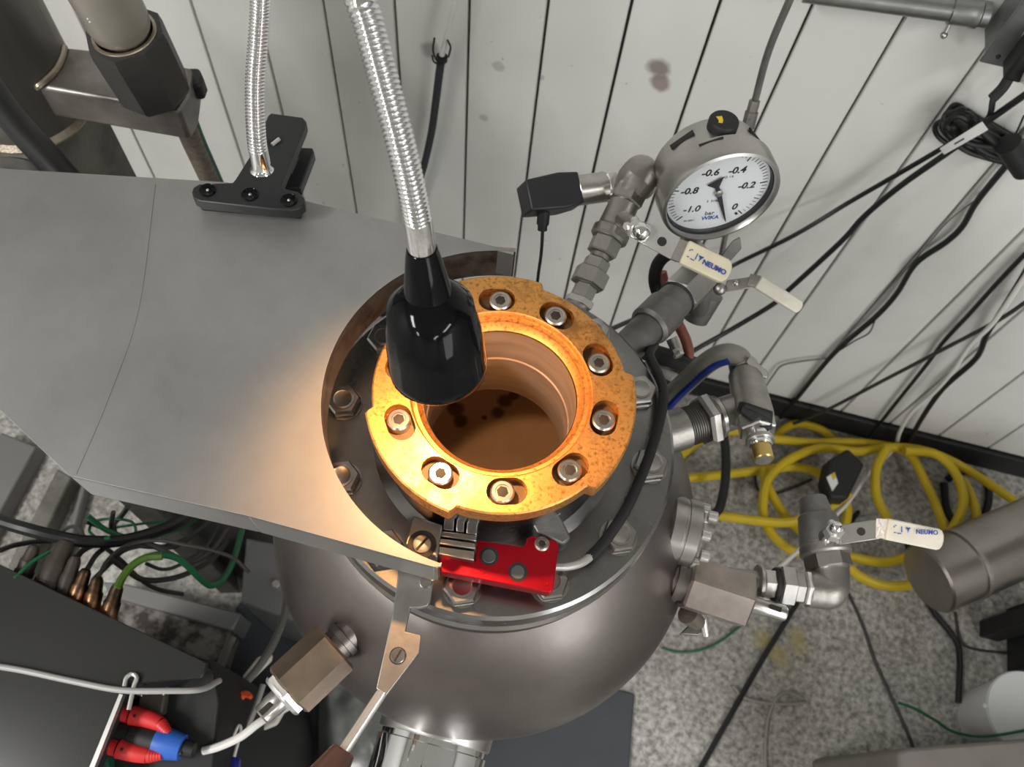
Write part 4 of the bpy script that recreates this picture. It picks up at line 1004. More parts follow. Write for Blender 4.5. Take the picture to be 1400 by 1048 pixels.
cable('thin_wire', W3([(1196, 438), (1188, 455), (1168, 466), (1140, 484)], 0.015), 0.0014, 'darkwire', 'short slack loop of wire beside the middle cable', 'wire', 6)
cable('thin_wire', W3([(1137, 489), (1100, 493), (1070, 499), (1058, 512), (1044, 533), (1036, 548)], 0.01), 0.0019, 'thinwire', 'thin grey wire bent down toward the baseboard near the drain valve', 'wire', 6)
cable('thin_wire', W3([(1400, 158), (1390, 180), (1376, 200)], 0.015), 0.0014, 'darkwire', 'thin dark wire at the right edge above the coil', 'wire', 6)
# coiled cable bundle
t = thing('cable_coil', 'bundle of black cable coiled against the wall under the grey box', 'cable', WP(1330, 190, 0.03))
for k in range(7):
    j = lambda s: random.uniform(-s, s) * 1.5
    q = [(1408 - 3 * k, 196 + 4 * k), (1362 + j(3), 173 + 3 * k), (1330 + j(3), 155 + 2 * k), (1312, 147 + 2 * k), (1297, 152 + 2 * k), (1289 + 1.5 * k, 166 + k), (1294 + 2 * k, 183 - k), (1320, 200 - 2 * k), (1355, 215 - 3 * k), (1385, 226 - 4 * k), (1412, 238 - 5 * k)]
    build('loop', tube(MB(), [WP(x + j(3), y + j(4), 0.012 + 0.005 * k) for x, y in q], 0.0042, 8), 'cable', t)
build('loop', tube(MB(), [WP(x, y, 0.012) for x, y in [(1300, 200), (1283, 187), (1278, 175), (1282, 168), (1292, 166), (1300, 176), (1318, 196)]], 0.0034, 8), 'cable', t)
build('tie', tube(MB(), [WP(x, y, 0.048) for x, y in [(1378, 196), (1390, 214), (1402, 232)]], 0.016, 16), 'rubber', t)
t = thing('cable_tag', 'white paper tag wrapped round the cable in front of the coil', 'tag', WP(1315, 188, 0.05))
ta, tb = WP(1290, 207, 0.060), WP(1347, 171, 0.060); tu_ = (tb - ta).normalized(); ts = tu_.cross(CF).normalized()
build('wrap', prism(MB(), [ta + ts * 0.006, ta - ts * 0.004, tb - ts * 0.007, tb + ts * 0.006], CF * 0.004), 'label', t, bev=0.0006)
build('print_mark', prism(MB(), [ta + tu_ * 0.016 + ts * 0.0015 - CF * 0.0003, ta + tu_ * 0.016 - ts * 0.0005 - CF * 0.0003, ta + tu_ * 0.030 - ts * 0.001 - CF * 0.0003, ta + tu_ * 0.030 + ts * 0.001 - CF * 0.0003], CF * 0.0002), 'darkwire', t)
# probe cable in corrugated sleeve
t = thing('probe_cable', 'white cable entering a black corrugated sleeve left of centre on the wall', 'cable', WP(603, 78, 0.02))
build('white_lead', tube(MB(), W3([(626, -12), (615, 32), (604, 75)], 0.03), 0.0042, 10), 'whitecable', t)
sl = resample(smooth(W3([(604, 76), (600, 105), (596, 137), (590, 180), (580, 225), (570, 258), (562, 290), (558, 330)], 0.026), 8), 0.0016)
mb = MB(); seg = 10; vsx = []; fsx = []
for i, p in enumerate(sl):
    d = (sl[min(i + 1, len(sl) - 1)] - sl[max(i - 1, 0)]).normalized(); x, y, _ = axes(d, (0, -1, 0)); r = 0.0062 if i % 2 else 0.0050
    for k in range(seg): vsx.append(p + x * math.cos(2 * PI * k / seg) * r + y * math.sin(2 * PI * k / seg) * r)
for i in range(len(sl) - 1):
    for k in range(seg):
        j = (k + 1) % seg; fsx.append((i * seg + k, i * seg + j, (i + 1) * seg + j, (i + 1) * seg + k))
build('corrugated_sleeve', mb.add(vsx, fsx), 'rubber', t)
mb = MB(); lathe(mb, WP(604, 80, 0.028), WP(605, 70, 0.028) - WP(604, 80, 0.028), [(-0.003, 0.005), (-0.003, 0.0085), (0.004, 0.0085), (0.004, 0.005), (-0.003, 0.005)], 16)
build('split_collar', mb, 'rubber', t)
for q in ([(596, 82), (592, 68), (594, 52)], [(613, 78), (616, 65), (612, 55)], [(600, 88), (593, 84), (591, 76)]):
    build('frayed_end', tube(MB(), W3(q, 0.036), 0.0015, 6), 'rubber', t)

# ================================================================== yellow cables, adapter, things on the right of the floor
def FZ(pts, z): return [Z(x, y, z) for x, y in pts]
yl = [
 ([(915, 636), (931, 622), (970, 595), (1010, 589), (1040, 598), (1059, 598), (1072, 586), (1090, 579), (1122, 587), (1145, 606), (1158, 626)], 0.012, 'yellow cable arching up behind the drain valve to the black adapter'),
 ([(920, 655), (938, 654), (1010, 646), (1050, 641), (1084, 638), (1110, 643), (1130, 655)], 0.030, 'yellow cable running straight from the vessel to the black adapter'),
 ([(1050, 598), (1062, 600), (1111, 605), (1148, 604), (1196, 607), (1240, 618), (1263, 655), (1281, 694), (1290, 725), (1278, 750), (1250, 757), (1209, 768), (1154, 758), (1110, 738), (1076, 708), (1057, 679), (1046, 655), (1044, 640)], 0.048, 'yellow cable making the inner loop of the coil'),
 ([(1425, 712), (1400, 694), (1323, 642), (1268, 617), (1219, 611), (1174, 617), (1130, 612), (1103, 617), (1073, 632), (1050, 655), (1043, 685), (1046, 712), (1058, 733), (1082, 752), (1120, 762), (1154, 771), (1176, 788), (1209, 800), (1248, 798), (1295, 778), (1325, 742), (1335, 705), (1325, 672), (1316, 655)], 0.066, 'yellow cable leaving at the right edge and making the outer loop'),
 ([(980, 704), (1031, 711), (1072, 714), (1100, 708), (1135, 692), (1160, 674)], 0.080, 'lowest yellow cable starting at the side flange of the vessel'),
 ([(1236, 616), (1278, 620), (1305, 645), (1317, 679), (1310, 709), (1290, 736), (1262, 752)], 0.085, 'yellow cable making the right arc of the coil'),
 ([(1212, 612), (1198, 640), (1198, 676), (1212, 706), (1222, 725)], 0.092, 'short yellow piece curving down beside the white cable'),
 ([(1148, 676), (1158, 692), (1156, 716), (1148, 730)], 0.060, 'short yellow end hanging below the black adapter'),
]
for pts, z, lab in yl:
    cable('yellow_cable', FZ(pts, z), 0.0098, 'yellow', lab, 'cable', 10, 6, 'yellow cable coil on the floor')
t = thing('cable_adapter', 'black cable adapter box with white sticker among the yellow cables', 'adapter', Z(1155, 650, 0.05))
q = [(1134, 628), (1160, 612), (1183, 634), (1160, 682), (1136, 680), (1128, 655)]
build('box', prism(MB(), FZ(q, 0.125), (0, 0, -0.045)), 'rubber', t, bev=0.006)
build('sticker', prism(MB(), FZ([(1130, 652), (1141, 645), (1146, 660), (1138, 671)], 0.1265), (0, 0, -0.001)), 'label', t)
build('yellow_sticker', prism(MB(), FZ([(1136, 648), (1141, 645), (1143, 652), (1139, 656)], 0.1272), (0, 0, -0.0005)), 'yellow', t)
cable('floor_cable', FZ([(975, 560), (990, 600), (992, 650), (985, 690), (978, 702)], 0.10), 0.0095, 'cable', 'thick black cable dropping to the floor in front of the drain valve', 'cable', 10)
cable('floor_cable', FZ([(1032, 645), (1036, 668), (1055, 675), (1085, 666), (1110, 655)], 0.004), 0.003, 'darkwire', 'thin dark cable curled inside the left yellow loop', 'cable', 6)
cable('floor_cable', FZ([(1290, 660), (1296, 700), (1318, 722), (1345, 705), (1352, 670), (1338, 648), (1310, 645), (1296, 655)], 0.006), 0.008, 'cable', 'ring of black cable lying right of the yellow coil', 'cable', 8)
cable('floor_cable', FZ([(1240, 742), (1256, 790), (1275, 833), (1305, 872), (1312, 900), (1310, 960)], 0.008), 0.006, 'cable', 'black cable running from under the big pipe to the white tub', 'cable', 8)
cable('floor_cable', FZ([(1306, 836), (1312, 868), (1325, 885), (1370, 892), (1420, 893)], 0.004), 0.0025, 'darkwire', 'thin dark wire bending right under the big pipe', 'cable', 6)
cable('floor_cable', FZ([(1150, 790), (1178, 850), (1195, 900), (1215, 945), (1240, 1000), (1256, 1040)], 0.003), 0.0030, 'darkwire', 'thin dark wire slanting down the right side of the floor', 'cable', 6)
cable('green_wire', FZ([(905, 885), (925, 891), (955, 889), (985, 876), (1016, 852)], 0.004), 0.0026, 'green', 'green wire curving out from under the vessel on the right', 'wire', 6)
cable('green_wire', FZ([(1228, 960), (1250, 968), (1280, 985), (1304, 1000), (1345, 1006), (1400, 998), (1420, 992)], 0.135), 0.0028, 'green', 'green wire draped across the white tub', 'wire', 6)
cable('clear_tube', FZ([(1003, 938), (1016, 952), (1045, 960), (1080, 962), (1100, 960)], 0.005), 0.0028, 'hosebody', 'clear tube curving short across the floor and dark cable', 'tube', 8)
cable('clear_tube', FZ([(1098, 955), (1080, 946), (1064, 952), (1052, 975), (1047, 1010), (1047, 1060)], 0.005), 0.0028, 'hosebody', 'clear tube hooking downward out of the picture bottom', 'tube', 8)
t = thing('large_pipe', 'big satin steel pipe slanting across the lower right floor', 'pipe', Z(1300, 790, 0.09))
a, b = Z(1268, 792, 0.19), Z(1430, 722, 0.20); u = (b - a).normalized(); PLN = (b - a).length
build('pipe', lathe(MB(), a, u, [(0, 0), (0, 0.062), (0.004, 0.066), (PLN * 0.28, 0.066), (PLN * 0.285, 0.0645), (PLN * 0.295, 0.0645), (PLN * 0.30, 0.068), (PLN + 0.06, 0.068), (PLN + 0.06, 0)], 64), 'bigpipe', t)
c = a + u * PLN * 0.29
build('band', lathe(MB(), c, u, [(-0.004, 0.065), (-0.004, 0.0695), (0.004, 0.0695), (0.004, 0.065), (-0.004, 0.065)], 64), 'cast', t)
build('support_leg', box(MB(), V((b.x, b.y, 0.067)), 0.05, 0.05, 0.134), 'beam', t)
t = thing('equipment_box', 'black equipment box standing at the right edge below the big pipe', 'box', Z(1400, 870, 0))
build('panel', box(MB(), Z(1440, 880, 0.05), 0.13, 0.13, 0.10), 'darkbox', t, bev=0.004)
build('upright', box(MB(), Z(1392, 850, 0.10), 0.04, 0.035, 0.20), 'darkbox', t, bev=0.003)
t = thing('white_tub', 'translucent white plastic tub at the bottom right corner', 'tub', Z(1350, 1000, 0))
tc = Z(1352, 985, 0.0); tz = 0.125
build('tub_wall', lathe(MB(), tc, UPZ, [(0, 0), (0.0, 0.062), (tz, 0.074), (tz, 0.077), (tz - 0.004, 0.077), (tz - 0.004, 0.072), (tz, 0.0715), (0.004, 0.058), (0.004, 0)], 48), 'cup', t)
build('tub_lid', lathe(MB(), tc + UPZ * (tz + 0.0005), UPZ, [(0, 0), (0, 0.0755), (0.003, 0.0755), (0.0035, 0.070), (0.0035, 0)], 48), 'cup', t)
build('lip_tab', ball(MB(), tc + V((-0.076, -0.004, tz - 0.004)), 0.006, 12, 8), 'cup', t)
t = tag(build('steel_beam', prism(MB(), [Z(1226, 1027, 0.34), Z(1240, 1022, 0.34), Z(1440, 1006, 0.34), V((1.35, 0.30, 0.34)), V((1.35, -0.45, 0.34)), V((0.72, -0.45, 0.34))], (0, 0, -0.34)), 'beam', bev=0.006), 'brown-grey beam edge crossing the bottom right corner', 'beam')  # widened out of view, right and front, to keep light off the floor

# ================================================================== floor mats and bag under the vessel
t = thing('floor_mat', 'dark slate rubber mat under the vessel', 'mat', Z(600, 940, 0))
mz = 0.010
build('mat', prism(MB(), [Z(328, 822, mz), Z(470, 851, mz), Z(868, 948, mz), Z(858, 1080, mz), V((0.36, -0.20, mz)), V((0.36, -1.10, mz)), V((-0.62, -1.10, mz)), V((-0.56, -0.20, mz))], (0, 0, -mz)), 'slate', t, bev=0.003)  # unseen front part extended so the vessel's lower front reflects something dark
t = thing('grey_cover', 'mid-grey cover plate with a bolt between wires and vessel', 'cover', Z(360, 780, 0))
build('plate', prism(MB(), [Z(336, 735, 0.30), Z(460, 760, 0.30), Z(460, 870, 0.30), Z(329, 823, 0.30)], (0, 0, -0.285)), 'greypanel', t, bev=0.003)
build('bolt', hexn(MB(), Z(378, 799, 0.30), Z(378, 799, 0.30) + UPZ * 0.008, 0.012, 0.001), 'bright', t)
def crumple(name, pts, z0, amp, m, label, cat):
    """a crumpled sheet: gridded quad with ridged folds"""
    a, b, c, d = [Z(x, y, z0) for x, y in pts]; N = 26; vsx = []; fsx = []
    rnd = random.Random(3); fr_ = [(rnd.uniform(-1, 1), rnd.uniform(-1, 1), rnd.uniform(3, 11), rnd.uniform(0, 6)) for _ in range(9)]
    for i in range(N + 1):
        for j in range(N + 1):
            s, q = i / N, j / N
            p = (a * (1 - s) + b * s) * (1 - q) + (d * (1 - s) + c * s) * q
            h = sum(abs(math.sin((kx * s + ky * q) * f + ph)) for kx, ky, f, ph in fr_) / 9
            e = min(1, 8 * min(s, 1 - s, q, 1 - q))
            vsx.append(p + UPZ * (h * amp * (0.25 + 0.75 * e)))
    for i in range(N):
        for j in range(N):
            k = i * (N + 1) + j; fsx.append((k, k + 1, k + N + 2, k + N + 1))
    n = len(vsx); low = [p - UPZ * 0.0012 for p in vsx]
    o = build(name, MB().add(vsx + low, fsx + [tuple(x + n for x in reversed(f)) for f in fsx]), m, ang=60)
    return tag(o, label, cat)
M['bag'] = mat('crumpled_silver_film', (0.42, 0.43, 0.42), 0.32, 0.5, col2=(0.22, 0.225, 0.22), scale=14)
crumple('plastic_bag', [(438, 888), (560, 905), (620, 1120), (436, 1120)], 0.05, 0.07, 'bag', 'crumpled silvery plastic film lying on the mat left of the vessel outlet', 'bag')

# ================================================================== column, bracket and sight tube (upper left)
cx, cy, cr = -0.629, 0.540, 0.064
t = thing('steel_column', 'thick weathered steel column at the upper left corner', 'column', (cx, cy, 0))
build('tube', lathe(MB(), (cx, cy, 0), UPZ, [(0.985, 0), (0.985, cr), (1.9, cr), (1.9, 0)], 64), 'column', t)
build('weld_bead', lathe(MB(), (cx, cy, 0), UPZ, [(0.980, cr - 0.002), (0.980, cr + 0.004), (0.983, cr + 0.005), (0.989, cr + 0.0005), (0.989, cr - 0.002), (0.980, cr - 0.002)], 48), 'weld', t)
build('base_plate', box(MB(), (cx - 0.030, cy - 0.005, 0.974), 0.165, 0.17, 0.012), 'post', t, bev=0.002)
build('square_post', box(MB(), (-0.665, 0.555, 0.483), 0.115, 0.125, 0.966), 'post', t, bev=0.004)
build('gusset', prism(MB(), [V((-0.606, 0.50, 0.966)), V((-0.600, 0.545, 0.80)), V((-0.606, 0.50, 0.80))], (0.006, 0, 0)), 'post', t)
for q in (0.93, 0.895):
    build('bolt', hexn(MB(), V((-0.66, 0.4925, q)), V((-0.66, 0.484, q)), 0.014, 0.001), 'castdark', t)
ZA = 1.050
t = thing('bracket_arm', 'square steel bracket arm welded to the column holding the sight tube', 'bracket', Z(150, 110, ZA))
top = [Z(20, 112, ZA), Z(52, 118, ZA), Z(245, 152, ZA), Z(257, 130, ZA), Z(262, 92, ZA), Z(150, 70, ZA), Z(60, 60, ZA)]
build('arm', prism(MB(), top, (0, 0, -0.042)), 'arm', t, bev=0.004, bseg=3)
wl = [Z(88, 64, ZA + 0.002), Z(84, 80, ZA + 0.002), Z(74, 98, ZA + 0.002), Z(54, 117, ZA + 0.002), Z(50, 121, ZA - 0.006)]
build('weld_bead', tube(MB(), wl, 0.0035, 8), 'weld', t)
ht = Z(214, 126, ZA)
up_ = Z(214, 126, ZA); tp_ = D(168, 42, 0.775)
hu2 = (tp_ - up_).normalized(); HH = (tp_ - up_).length
build('end_stop', prism(MB(), [Z(255, 92, ZA - 0.01), Z(272, 92, ZA - 0.01), Z(278, 106, ZA - 0.01), Z(274, 117, ZA - 0.01), Z(262, 118, ZA - 0.01)], (0, 0, -0.02)), 'clipblack', t, bev=0.003)
t = thing('sight_tube', 'frosted round-ended tube in a black hexagonal socket on the bracket arm', 'tube', up_)
build('hex_socket', lathe(MB(), up_, hu2, [(0.0005, 0), (0.0005, 0.033), (0.006, 0.036), (HH * 0.86, 0.0375), (HH * 0.97, 0.0365), (HH * 0.97, 0.029), (HH * 0.8, 0.029), (HH * 0.8, 0)], 8, None, 0.2), 'blackhex', t, ang=25)
build('hex_rim', lathe(MB(), up_, hu2, [(HH * 0.95, 0.027), (HH * 0.95, 0.031), (HH * 0.985, 0.0295), (HH * 0.985, 0.027), (HH * 0.95, 0.027)], 40), 'weld', t)
fz = HH * 0.80
pr_ = [(fz + 0.002, 0), (fz + 0.004, 0.012), (fz + 0.010, 0.021), (fz + 0.018, 0.0265), (fz + 0.03, 0.0285), (fz + 0.30, 0.0285), (fz + 0.30, 0)]
fb = build('frosted_tube', lathe(MB(), up_, hu2, pr_, 48), 'frost', t)
rr = random.Random(5); mb = MB()
for i in range(16):
    a = rr.uniform(0, 2 * PI); x, y, zz = axes(hu2)
    dirv = (x * math.cos(a) + y * math.sin(a))
    if dirv.dot(CF) > -0.35: continue
    ball(mb, up_ + hu2 * (fz + rr.uniform(0.03, 0.055)) + dirv * 0.0285, 0.0009, 6, 4)
q = build('white_specks', mb, 'speck', t); q['kind'] = 'stuff'
t = thing('braided_hose', 'flat brown braided hose hanging from the end of the bracket arm', 'hose', Z(250, 165, 1.0))
hp0 = [Y(246, 150, 0.545), Y(262, 190, 0.555), Y(278, 225, 0.562), Y(294, 260, 0.57), Y(330, 340, 0.58)]
build('hose', tube(MB(), hp0, 0.0130, 16, flat=0.8), 'braid', t)
build('edge_strip', tube(MB(), [p + V((0.0125, 0.003, 0)) for p in hp0], 0.0022, 6), 'teal', t)
mb = MB(); cyl(mb, Y(246, 148, 0.545), Y(252, 160, 0.547), 0.0135); build('end_cap', mb, 'rubber', t)
cable('thick_cable', [D(-30, 95, 0.74), D(0, 140, 0.735), D(30, 178, 0.73), D(58, 208, 0.725), D(95, 250, 0.72), D(140, 300, 0.72)], 0.0125, 'cable', 'thick black cable draped in front of the column base', 'cable', 14)
t = thing('motor_housing', 'dark round housing peeking over the left rear edge of the plate', 'housing', Z(10, 240, 0.0))
build('housing', lathe(MB(), Z(-12, 283, 1.10) * 1.0, UPZ, [(-1.10, 0), (-1.10, 0.06), (-0.10, 0.06), (-0.03, 0.062), (-0.006, 0.060), (0, 0.054), (0, 0)], 48), 'castdark', t)

# rails on the floor at left, under the plate
def bar(name, pts, z, h, m, label, cat='rail'):
    return tag(build(name, prism(MB(), FZ(pts, z), (0, 0, -h)), m, bev=0.004), label, cat)
bar('floor_rail', [(0, 590), (50, 610), (-40, 770), (-90, 760)], 0.05, 0.05, 'rust' if False else 'greypanel', 'wide grey rail on the floor at the left edge under the plate')
bar('floor_rail', [(78, 640), (98, 652), (25, 800), (2, 790)], 0.05, 0.05, 'post', 'dark olive rail in the middle of the floor rails')
bar('floor_rail', [(112, 655), (120, 657), (88, 770), (80, 768)], 0.03, 0.03, 'greypanel', 'narrow grey rail nearest the wire bundle')

# ================================================================== cabinet with plugs (lower left)
ZT = 0.80
t = thing('control_cabinet', 'black glossy-topped cabinet in the lower left corner', 'cabinet', Z(120, 930, 0))
lidp = [(-140, 715), (0, 771), (283, 906), (276, 926), (170, 936), (165, 948), (122, 1056), (95, 1120), (-160, 1120)]
build('top_panel', prism(MB(), [Z(x, y, ZT) for x, y in lidp], (0, 0, -0.006)), 'lid', t, bev=0.001)
build('panel_edge', prism(MB(), [Z(163, 948, ZT + 0.001), Z(168, 949, ZT + 0.001), Z(126, 1056, ZT + 0.001), Z(119, 1056, ZT + 0.001)], (0, 0, -0.008)), 'lip', t)
mb = MB(); prism(mb, [Z(x, y, ZT - 0.007) for x, y in [(-130, 722), (0, 776), (276, 908), (165, 948), (110, 1090), (-150, 1090)]], (0, 0, -0.78)); build('housing', mb, 'darkbox', t)
mb = MB(); prism(mb, [Z(x, y, ZT - 0.06) for x, y in [(165, 925), (290, 900), (300, 960), (285, 1100), (110, 1100)]], (0, 0, -0.70)); build('shelf', mb, 'darkbox', t, bev=0.002)
build('terminal_block', prism(MB(), [Z(x, y, ZT - 0.045) for x, y in [(192, 938), (228, 935), (222, 975), (186, 978)]], (0, 0, -0.0145)), 'brownblock', t, bev=0.002)
build('block_screw', ball(MB(), Z(223, 948, ZT - 0.044), 0.0022, 10, 6), 'bright', t)
lt_ = thing('latch', 'small bright spring latch at the cabinet edge above the red plugs', 'latch', Z(180, 935, ZT))
build('hook', tube(MB(), FZ([(170, 938), (173, 926), (181, 921), (187, 926), (183, 938), (176, 970)], ZT + 0.004), 0.0022, 8), 'bright', lt_)
build('bar', prism(MB(), FZ([(186, 924), (196, 925), (194, 952), (186, 950)], ZT - 0.030), (0, 0, -0.012)), 'stain', lt_, bev=0.001)
def banana(label, pts, z):
    t = thing('banana_plug', label, 'plug', Z(*pts[0], z), 'red plugs on the cabinet')
    P = FZ(pts, z); 
    build('pin_sleeve', tube(MB(), [P[0], P[1]], 0.0082, 14, sm=False), 'redplug', t)
    build('grip', tube(MB(), [P[1] + (P[1] - P[0]).normalized() * 0.002, P[2], P[3]], lambda q: 0.0098 - 0.0022 * q, 14), 'redplug', t)
    mb = MB(); n = 5
    for i in range(n):
        a = P[3] + (P[4] - P[3]) * (i / n); u = (P[4] - P[3]).normalized()
        lathe(mb, a, u, [(0, 0), (0, 0.0072 - 0.0006 * i), (0.0035, 0.0072 - 0.0006 * i), (0.0035, 0)], 14)
    build('strain_relief', mb, 'redplug', t)
    build('lead', tube(MB(), [P[4], P[5], P[6]], 0.0022, 8), 'darkwire', t)
    for q in (0.5,):
        build('dimple', ball(MB(), P[0] + (P[1] - P[0]) * q + UPZ * 0.0078, 0.0018, 8, 6), 'socket', t)
        build('dimple', ball(MB(), P[1] + (P[2] - P[1]) * 0.4 + UPZ * 0.0090, 0.0018, 8, 6), 'socket', t)
banana('upper red banana plug at the cabinet edge', [(150, 970), (178, 977), (204, 983), (218, 989), (230, 1002), (240, 1016), (248, 1026)], ZT - 0.035)
banana('lower red banana plug at the cabinet edge', [(134, 1016), (161, 1022), (186, 1029), (202, 1032), (220, 1032), (236, 1031), (248, 1028)], ZT - 0.035)
t = thing('round_connector', 'black and blue round connector between the two red plugs', 'connector', Z(190, 1005, ZT - 0.05))
a, b = Z(140, 996, ZT - 0.042), Z(252, 1022, ZT - 0.042); u = (b - a).normalized(); L = (b - a).length
build('black_shell', lathe(MB(), a, u, [(0, 0), (0, 0.0125), (L * 0.34, 0.0125), (L * 0.35, 0.0135), (L * 0.66, 0.0140), (L * 0.67, 0)], 28), 'rubber', t)
build('blue_ring', lathe(MB(), a, u, [(L * 0.08, 0.012), (L * 0.08, 0.0135), (L * 0.16, 0.0135), (L * 0.16, 0.012)], 28), 'blueplug', t)
build('blue_boot', lathe(MB(), a, u, [(L * 0.66, 0), (L * 0.66, 0.0145), (L * 0.80, 0.0150), (L * 0.98, 0.0125), (L * 0.99, 0)], 28), 'blueplug', t)
build('tail', lathe(MB(), a, u, [(L * 0.97, 0), (L * 0.97, 0.0085), (L * 1.12, 0.0075), (L * 1.12, 0)], 20), 'rubber', t)
cable('grey_cable', [Z(-20, 908, ZT + 0.008), Z(30, 916, ZT + 0.006), Z(100, 931, ZT + 0.005), Z(165, 943, ZT + 0.006), Z(230, 944, ZT + 0.004), Z(275, 942, ZT - 0.01), Z(300, 930, ZT - 0.05)], 0.0030, 'greycable', 'grey cable lying across the black cabinet top', 'cable', 10)
cable('white_cable', [Z(278, 1026, 0.74), Z(300, 1020, 0.745), Z(330, 1006, 0.75), Z(358, 985, 0.75), Z(395, 965, 0.73)], 0.0042, 'whitecable', 'white cable end curving below the left pin of the vessel', 'cable', 10)
cable('white_cable', [Z(360, 935, 0.60), Z(348, 970, 0.60), Z(330, 1010, 0.60), Z(316, 1040, 0.60)], 0.0035, 'greycable', 'pale straight cable leaning beside the orange tag', 'cable', 8)
cable('grey_cable', [Z(383, 742, 0.52), Z(392, 790, 0.52), Z(391, 830, 0.52), Z(378, 870, 0.53), Z(358, 905, 0.54), Z(325, 945, 0.55), Z(290, 980, 0.55), Z(255, 1008, 0.55)], 0.0052, 'thinwire', 'long dull grey cable curving down left of the vessel', 'cable', 10)
cable('grey_cable', [Z(318, 870, 0.45), Z(300, 915, 0.45), Z(297, 955, 0.45), Z(286, 985, 0.46), Z(262, 1012, 0.48)], 0.006, 'thinwire', 'grey cable squeezed between cabinet and mat', 'cable', 10)
t = thing('cable_holder', 'pale beige cable holder behind the orange tag', 'holder', Z(345, 915, 0.5))
build('holder', prism(MB(), [Z(x, y, 0.50) for x, y in [(330, 925), (352, 897), (372, 893), (370, 902), (342, 930), (336, 934)]], (0, 0, -0.012)), 'ivory', t, bev=0.003)
build('holder_foot', prism(MB(), [Z(x, y, 0.50) for x, y in [(366, 950), (392, 965), (378, 990), (358, 998), (362, 985)]], (0, 0, -0.012)), 'ivory', t, bev=0.003)
t = tag(build('orange_tag', prism(MB(), [Z(x, y, 0.62) for x, y in [(314, 962), (324, 945), (338, 943), (345, 950), (342, 955), (333, 952), (322, 968)]], (0, 0, -0.01)), 'orange', bev=0.002), 'small bright orange tag left of the brown hex fitting', 'tag')
t = thing('blue_plug', 'navy blue plug with white stripe at the bottom edge left of the grip', 'plug', Z(310, 1040, 0.66))
build('plug_body', prism(MB(), [Z(x, y, 0.66) for x, y in [(297, 1030), (326, 1033), (322, 1075), (290, 1072)]], (0, 0, -0.02)), 'navy', t, bev=0.004)
build('white_strap', tube(MB(), FZ([(308, 1032), (316, 1014), (326, 992), (329, 1000), (320, 1034)], 0.665), 0.0018, 8), 'whitecable', t)
t = tag(build('black_strut', prism(MB(), [Z(x, y, 0.52) for x, y in [(306, 1000), (325, 960), (348, 955), (320, 1080), (290, 1080)]], (0, 0, -0.50)), 'darkbox', bev=0.004), 'black upright strut between cabinet and brown hex fitting', 'strut')
t = thing('green_terminal', 'small green connector at the foot of the cabinet edge', 'connector', Z(138, 1040, 0.75))
build('terminal', prism(MB(), [Z(x, y, 0.765) for x, y in [(134, 1036), (146, 1030), (150, 1060), (128, 1062)]], (0, 0, -0.02)), mat('dark_green_plastic', (0.02, 0.10, 0.06), 0.35), t, bev=0.002)
build('clip', prism(MB(), [Z(x, y, 0.768) for x, y in [(133, 1034), (138, 1033), (134, 1056), (128, 1056)]], (0, 0, -0.01)), 'bright', t)

# corroded iron base behind the cabinet
t = thing('iron_base', 'corroded iron base block behind the black cabinet', 'base', Z(230, 860, 0.0))
build('ledge', prism(MB(), [Z(x, y, 0.10) for x, y in [(140, 795), (165, 796), (330, 838), (318, 862), (300, 858), (150, 815)]], (0, 0, -0.10)), 'greypanel', t, bev=0.003)
build('crust', prism(MB(), [Z(x, y, 0.085) for x, y in [(135, 812), (155, 815), (318, 856), (300, 912), (150, 850)]], (0, 0, -0.085)), 'rust', t, bev=0.004)

# cable glands along the cabinet top edge with a fan of wires
gl = [(62, 800, 92, 738, 'darkgland'), (84, 812, 104, 760, 'darkgland'), (100, 818, 118, 778, 'copper'), (123, 830, 134, 788, 'copper'), (144, 845, 162, 798, 'copper'), (30, 782, 48, 745, 'darkgland')]
labs = ['thick dark gland at the left of the gland row', 'dark gland just left of the shiny copper one', 'shiny copper gland in the middle of the gland row', 'dull copper gland second from the right of its row', 'slim brown gland at the right end of the row with an olive wire', 'short dark gland at the left edge of the cabinet top']
for (x0_, y0_, x1_, y1_, m_), lab in zip(gl, labs):
    a = Z(x0_, y0_ + 8, 0.775); b = Z(x1_, y1_, 0.79); u = (b - a).normalized(); L = (b - a).length
    r = 0.013 if m_ == 'darkgland' and x0_ < 80 and x0_ > 40 else 0.0088
    t = thing('cable_gland', lab, 'gland', a, 'glands along the cabinet edge')
    build('barrel', lathe(MB(), a, u, [(-0.01, 0), (-0.01, r), (L * 0.55, r), (L * 0.6, r * 0.85), (L * 0.9, r * 0.72), (L, r * 0.5), (L, 0)], 20), m_, t)
    build('ring', lathe(MB(), a, u, [(L * 0.08, r), (L * 0.08, r * 1.15), (L * 0.22, r * 1.15), (L * 0.22, r)], 20), m_, t)
rw = random.Random(11)
def wire(name, pts, z0, z1, r, m, label, group=None):
    n = len(pts); cable(name, [Z(x, y, z0 + (z1 - z0) * i / (n - 1)) for i, (x, y) in enumerate(pts)], r, m, label, 'wire', 7, 5, group)
cable('thick_cable', [Z(-30, 700, 0.80), Z(0, 712, 0.80), Z(40, 724, 0.80), Z(85, 735, 0.79), Z(120, 740, 0.77), Z(170, 738, 0.74), Z(230, 720, 0.70), Z(262, 700, 0.66)], 0.0070, 'cable', 'thick black cable entering from the left over the glands', 'cable', 10)
wire('green_wire', [(160, 805), (172, 783), (190, 766), (215, 758), (240, 762), (258, 775), (275, 792), (288, 800), (302, 794), (315, 775), (324, 750), (332, 720)], 0.79, 0.60, 0.0040, 'green', 'thick green wire dipping in a V beside the vessel')
wire('olive_wire', [(160, 803), (168, 788), (182, 772), (200, 762), (222, 760)], 0.797, 0.79, 0.0042, 'olive', 'olive wire rising from the right-hand gland')
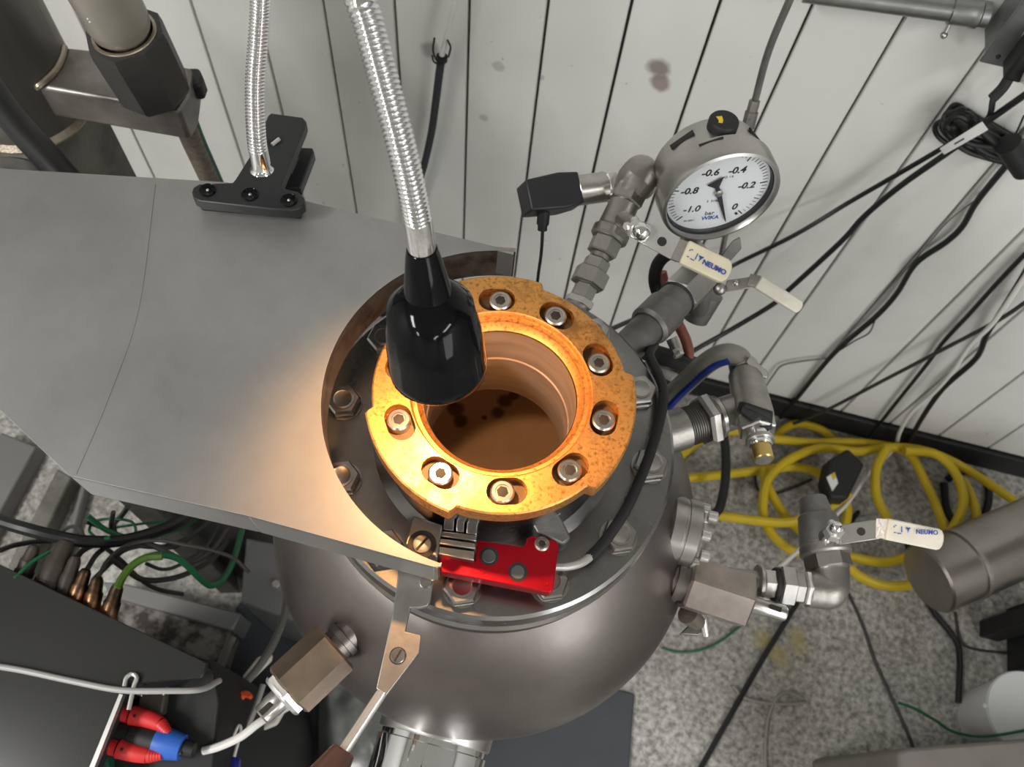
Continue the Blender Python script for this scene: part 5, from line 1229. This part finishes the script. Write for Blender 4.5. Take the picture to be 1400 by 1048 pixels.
wire('green_wire', [(120, 705), (145, 724), (180, 735), (225, 730), (258, 715), (275, 700)], 0.70, 0.62, 0.0034, 'green', 'bright green wire running nearly level under the plate')
wire('green_wire', [(132, 735), (122, 725), (130, 712), (155, 709), (180, 713), (185, 728), (172, 735), (160, 728)], 0.66, 0.66, 0.0018, 'green', 'green wire curled in a small loop')
wire('green_wire', [(150, 722), (190, 716), (230, 713), (262, 716)], 0.58, 0.58, 0.0018, 'green', 'thin green wire level behind the curled one')
wire('green_wire', [(20, 790), (48, 765), (80, 750), (115, 742), (150, 735)], 0.80, 0.76, 0.0020, 'green', 'thin green wire across the left glands')
dk = [
 [(134, 790), (148, 765), (175, 745), (215, 738), (255, 745), (290, 752), (320, 763), (340, 782)],
 [(118, 780), (135, 755), (165, 738), (205, 730), (240, 722), (268, 706)],
 [(104, 762), (120, 748), (155, 738), (200, 742), (235, 758), (262, 768), (290, 752), (312, 722)],
 [(92, 740), (128, 735), (170, 742), (210, 748), (250, 738), (285, 715)],
 [(130, 790), (150, 770), (170, 752), (200, 745), (232, 748), (250, 742), (275, 722), (292, 706)],
 [(150, 762), (172, 778), (195, 792), (225, 792), (255, 784), (290, 764), (310, 740)],
 [(115, 735), (108, 722), (95, 720), (85, 728), (82, 740)],
 [(155, 700), (152, 720), (158, 740), (172, 742)],
 [(175, 692), (165, 706), (156, 716), (157, 730)],
 [(117, 713), (140, 722), (165, 735), (200, 740)],
 [(140, 745), (168, 768), (190, 790), (215, 805), (250, 812)],
 [(0, 752), (20, 745), (50, 740), (85, 738), (120, 738)],
 [(200, 770), (222, 778), (245, 772), (280, 748), (300, 715)],
]
WLAB = ['dark wire from the slim gland arching over and ending in a drooping tip at right', 'dark wire rising from the dull copper gland up to the plate lip', 'dark wire dipping below the bundle and climbing again at right', 'dark wire starting at the leftmost thick gland and rising right', 'dark wire leaving the second copper gland through the middle of the bundle', 'dark wire sagging lowest in a long bow under the green V', 'short dark wire curling back at the top left of the bundle', 'short upright dark wire hanging straight from the plate lip', 'short slanted dark wire hanging from the plate lip beside the upright one', 'short dark stub crossing the green loop', 'dark wire running down right toward the iron base', 'dark wire coming in from the left edge below the thick cable', 'dark wire climbing to the plate lip right of the green V']
for k, pts in enumerate(dk):
    z0 = 0.79 - 0.012 * k; wire('dark_wire', pts, z0, z0 - 0.12, 0.0024 + 0.0005 * (k % 3), 'darkwire', WLAB[k], 'tangle of dark wires')
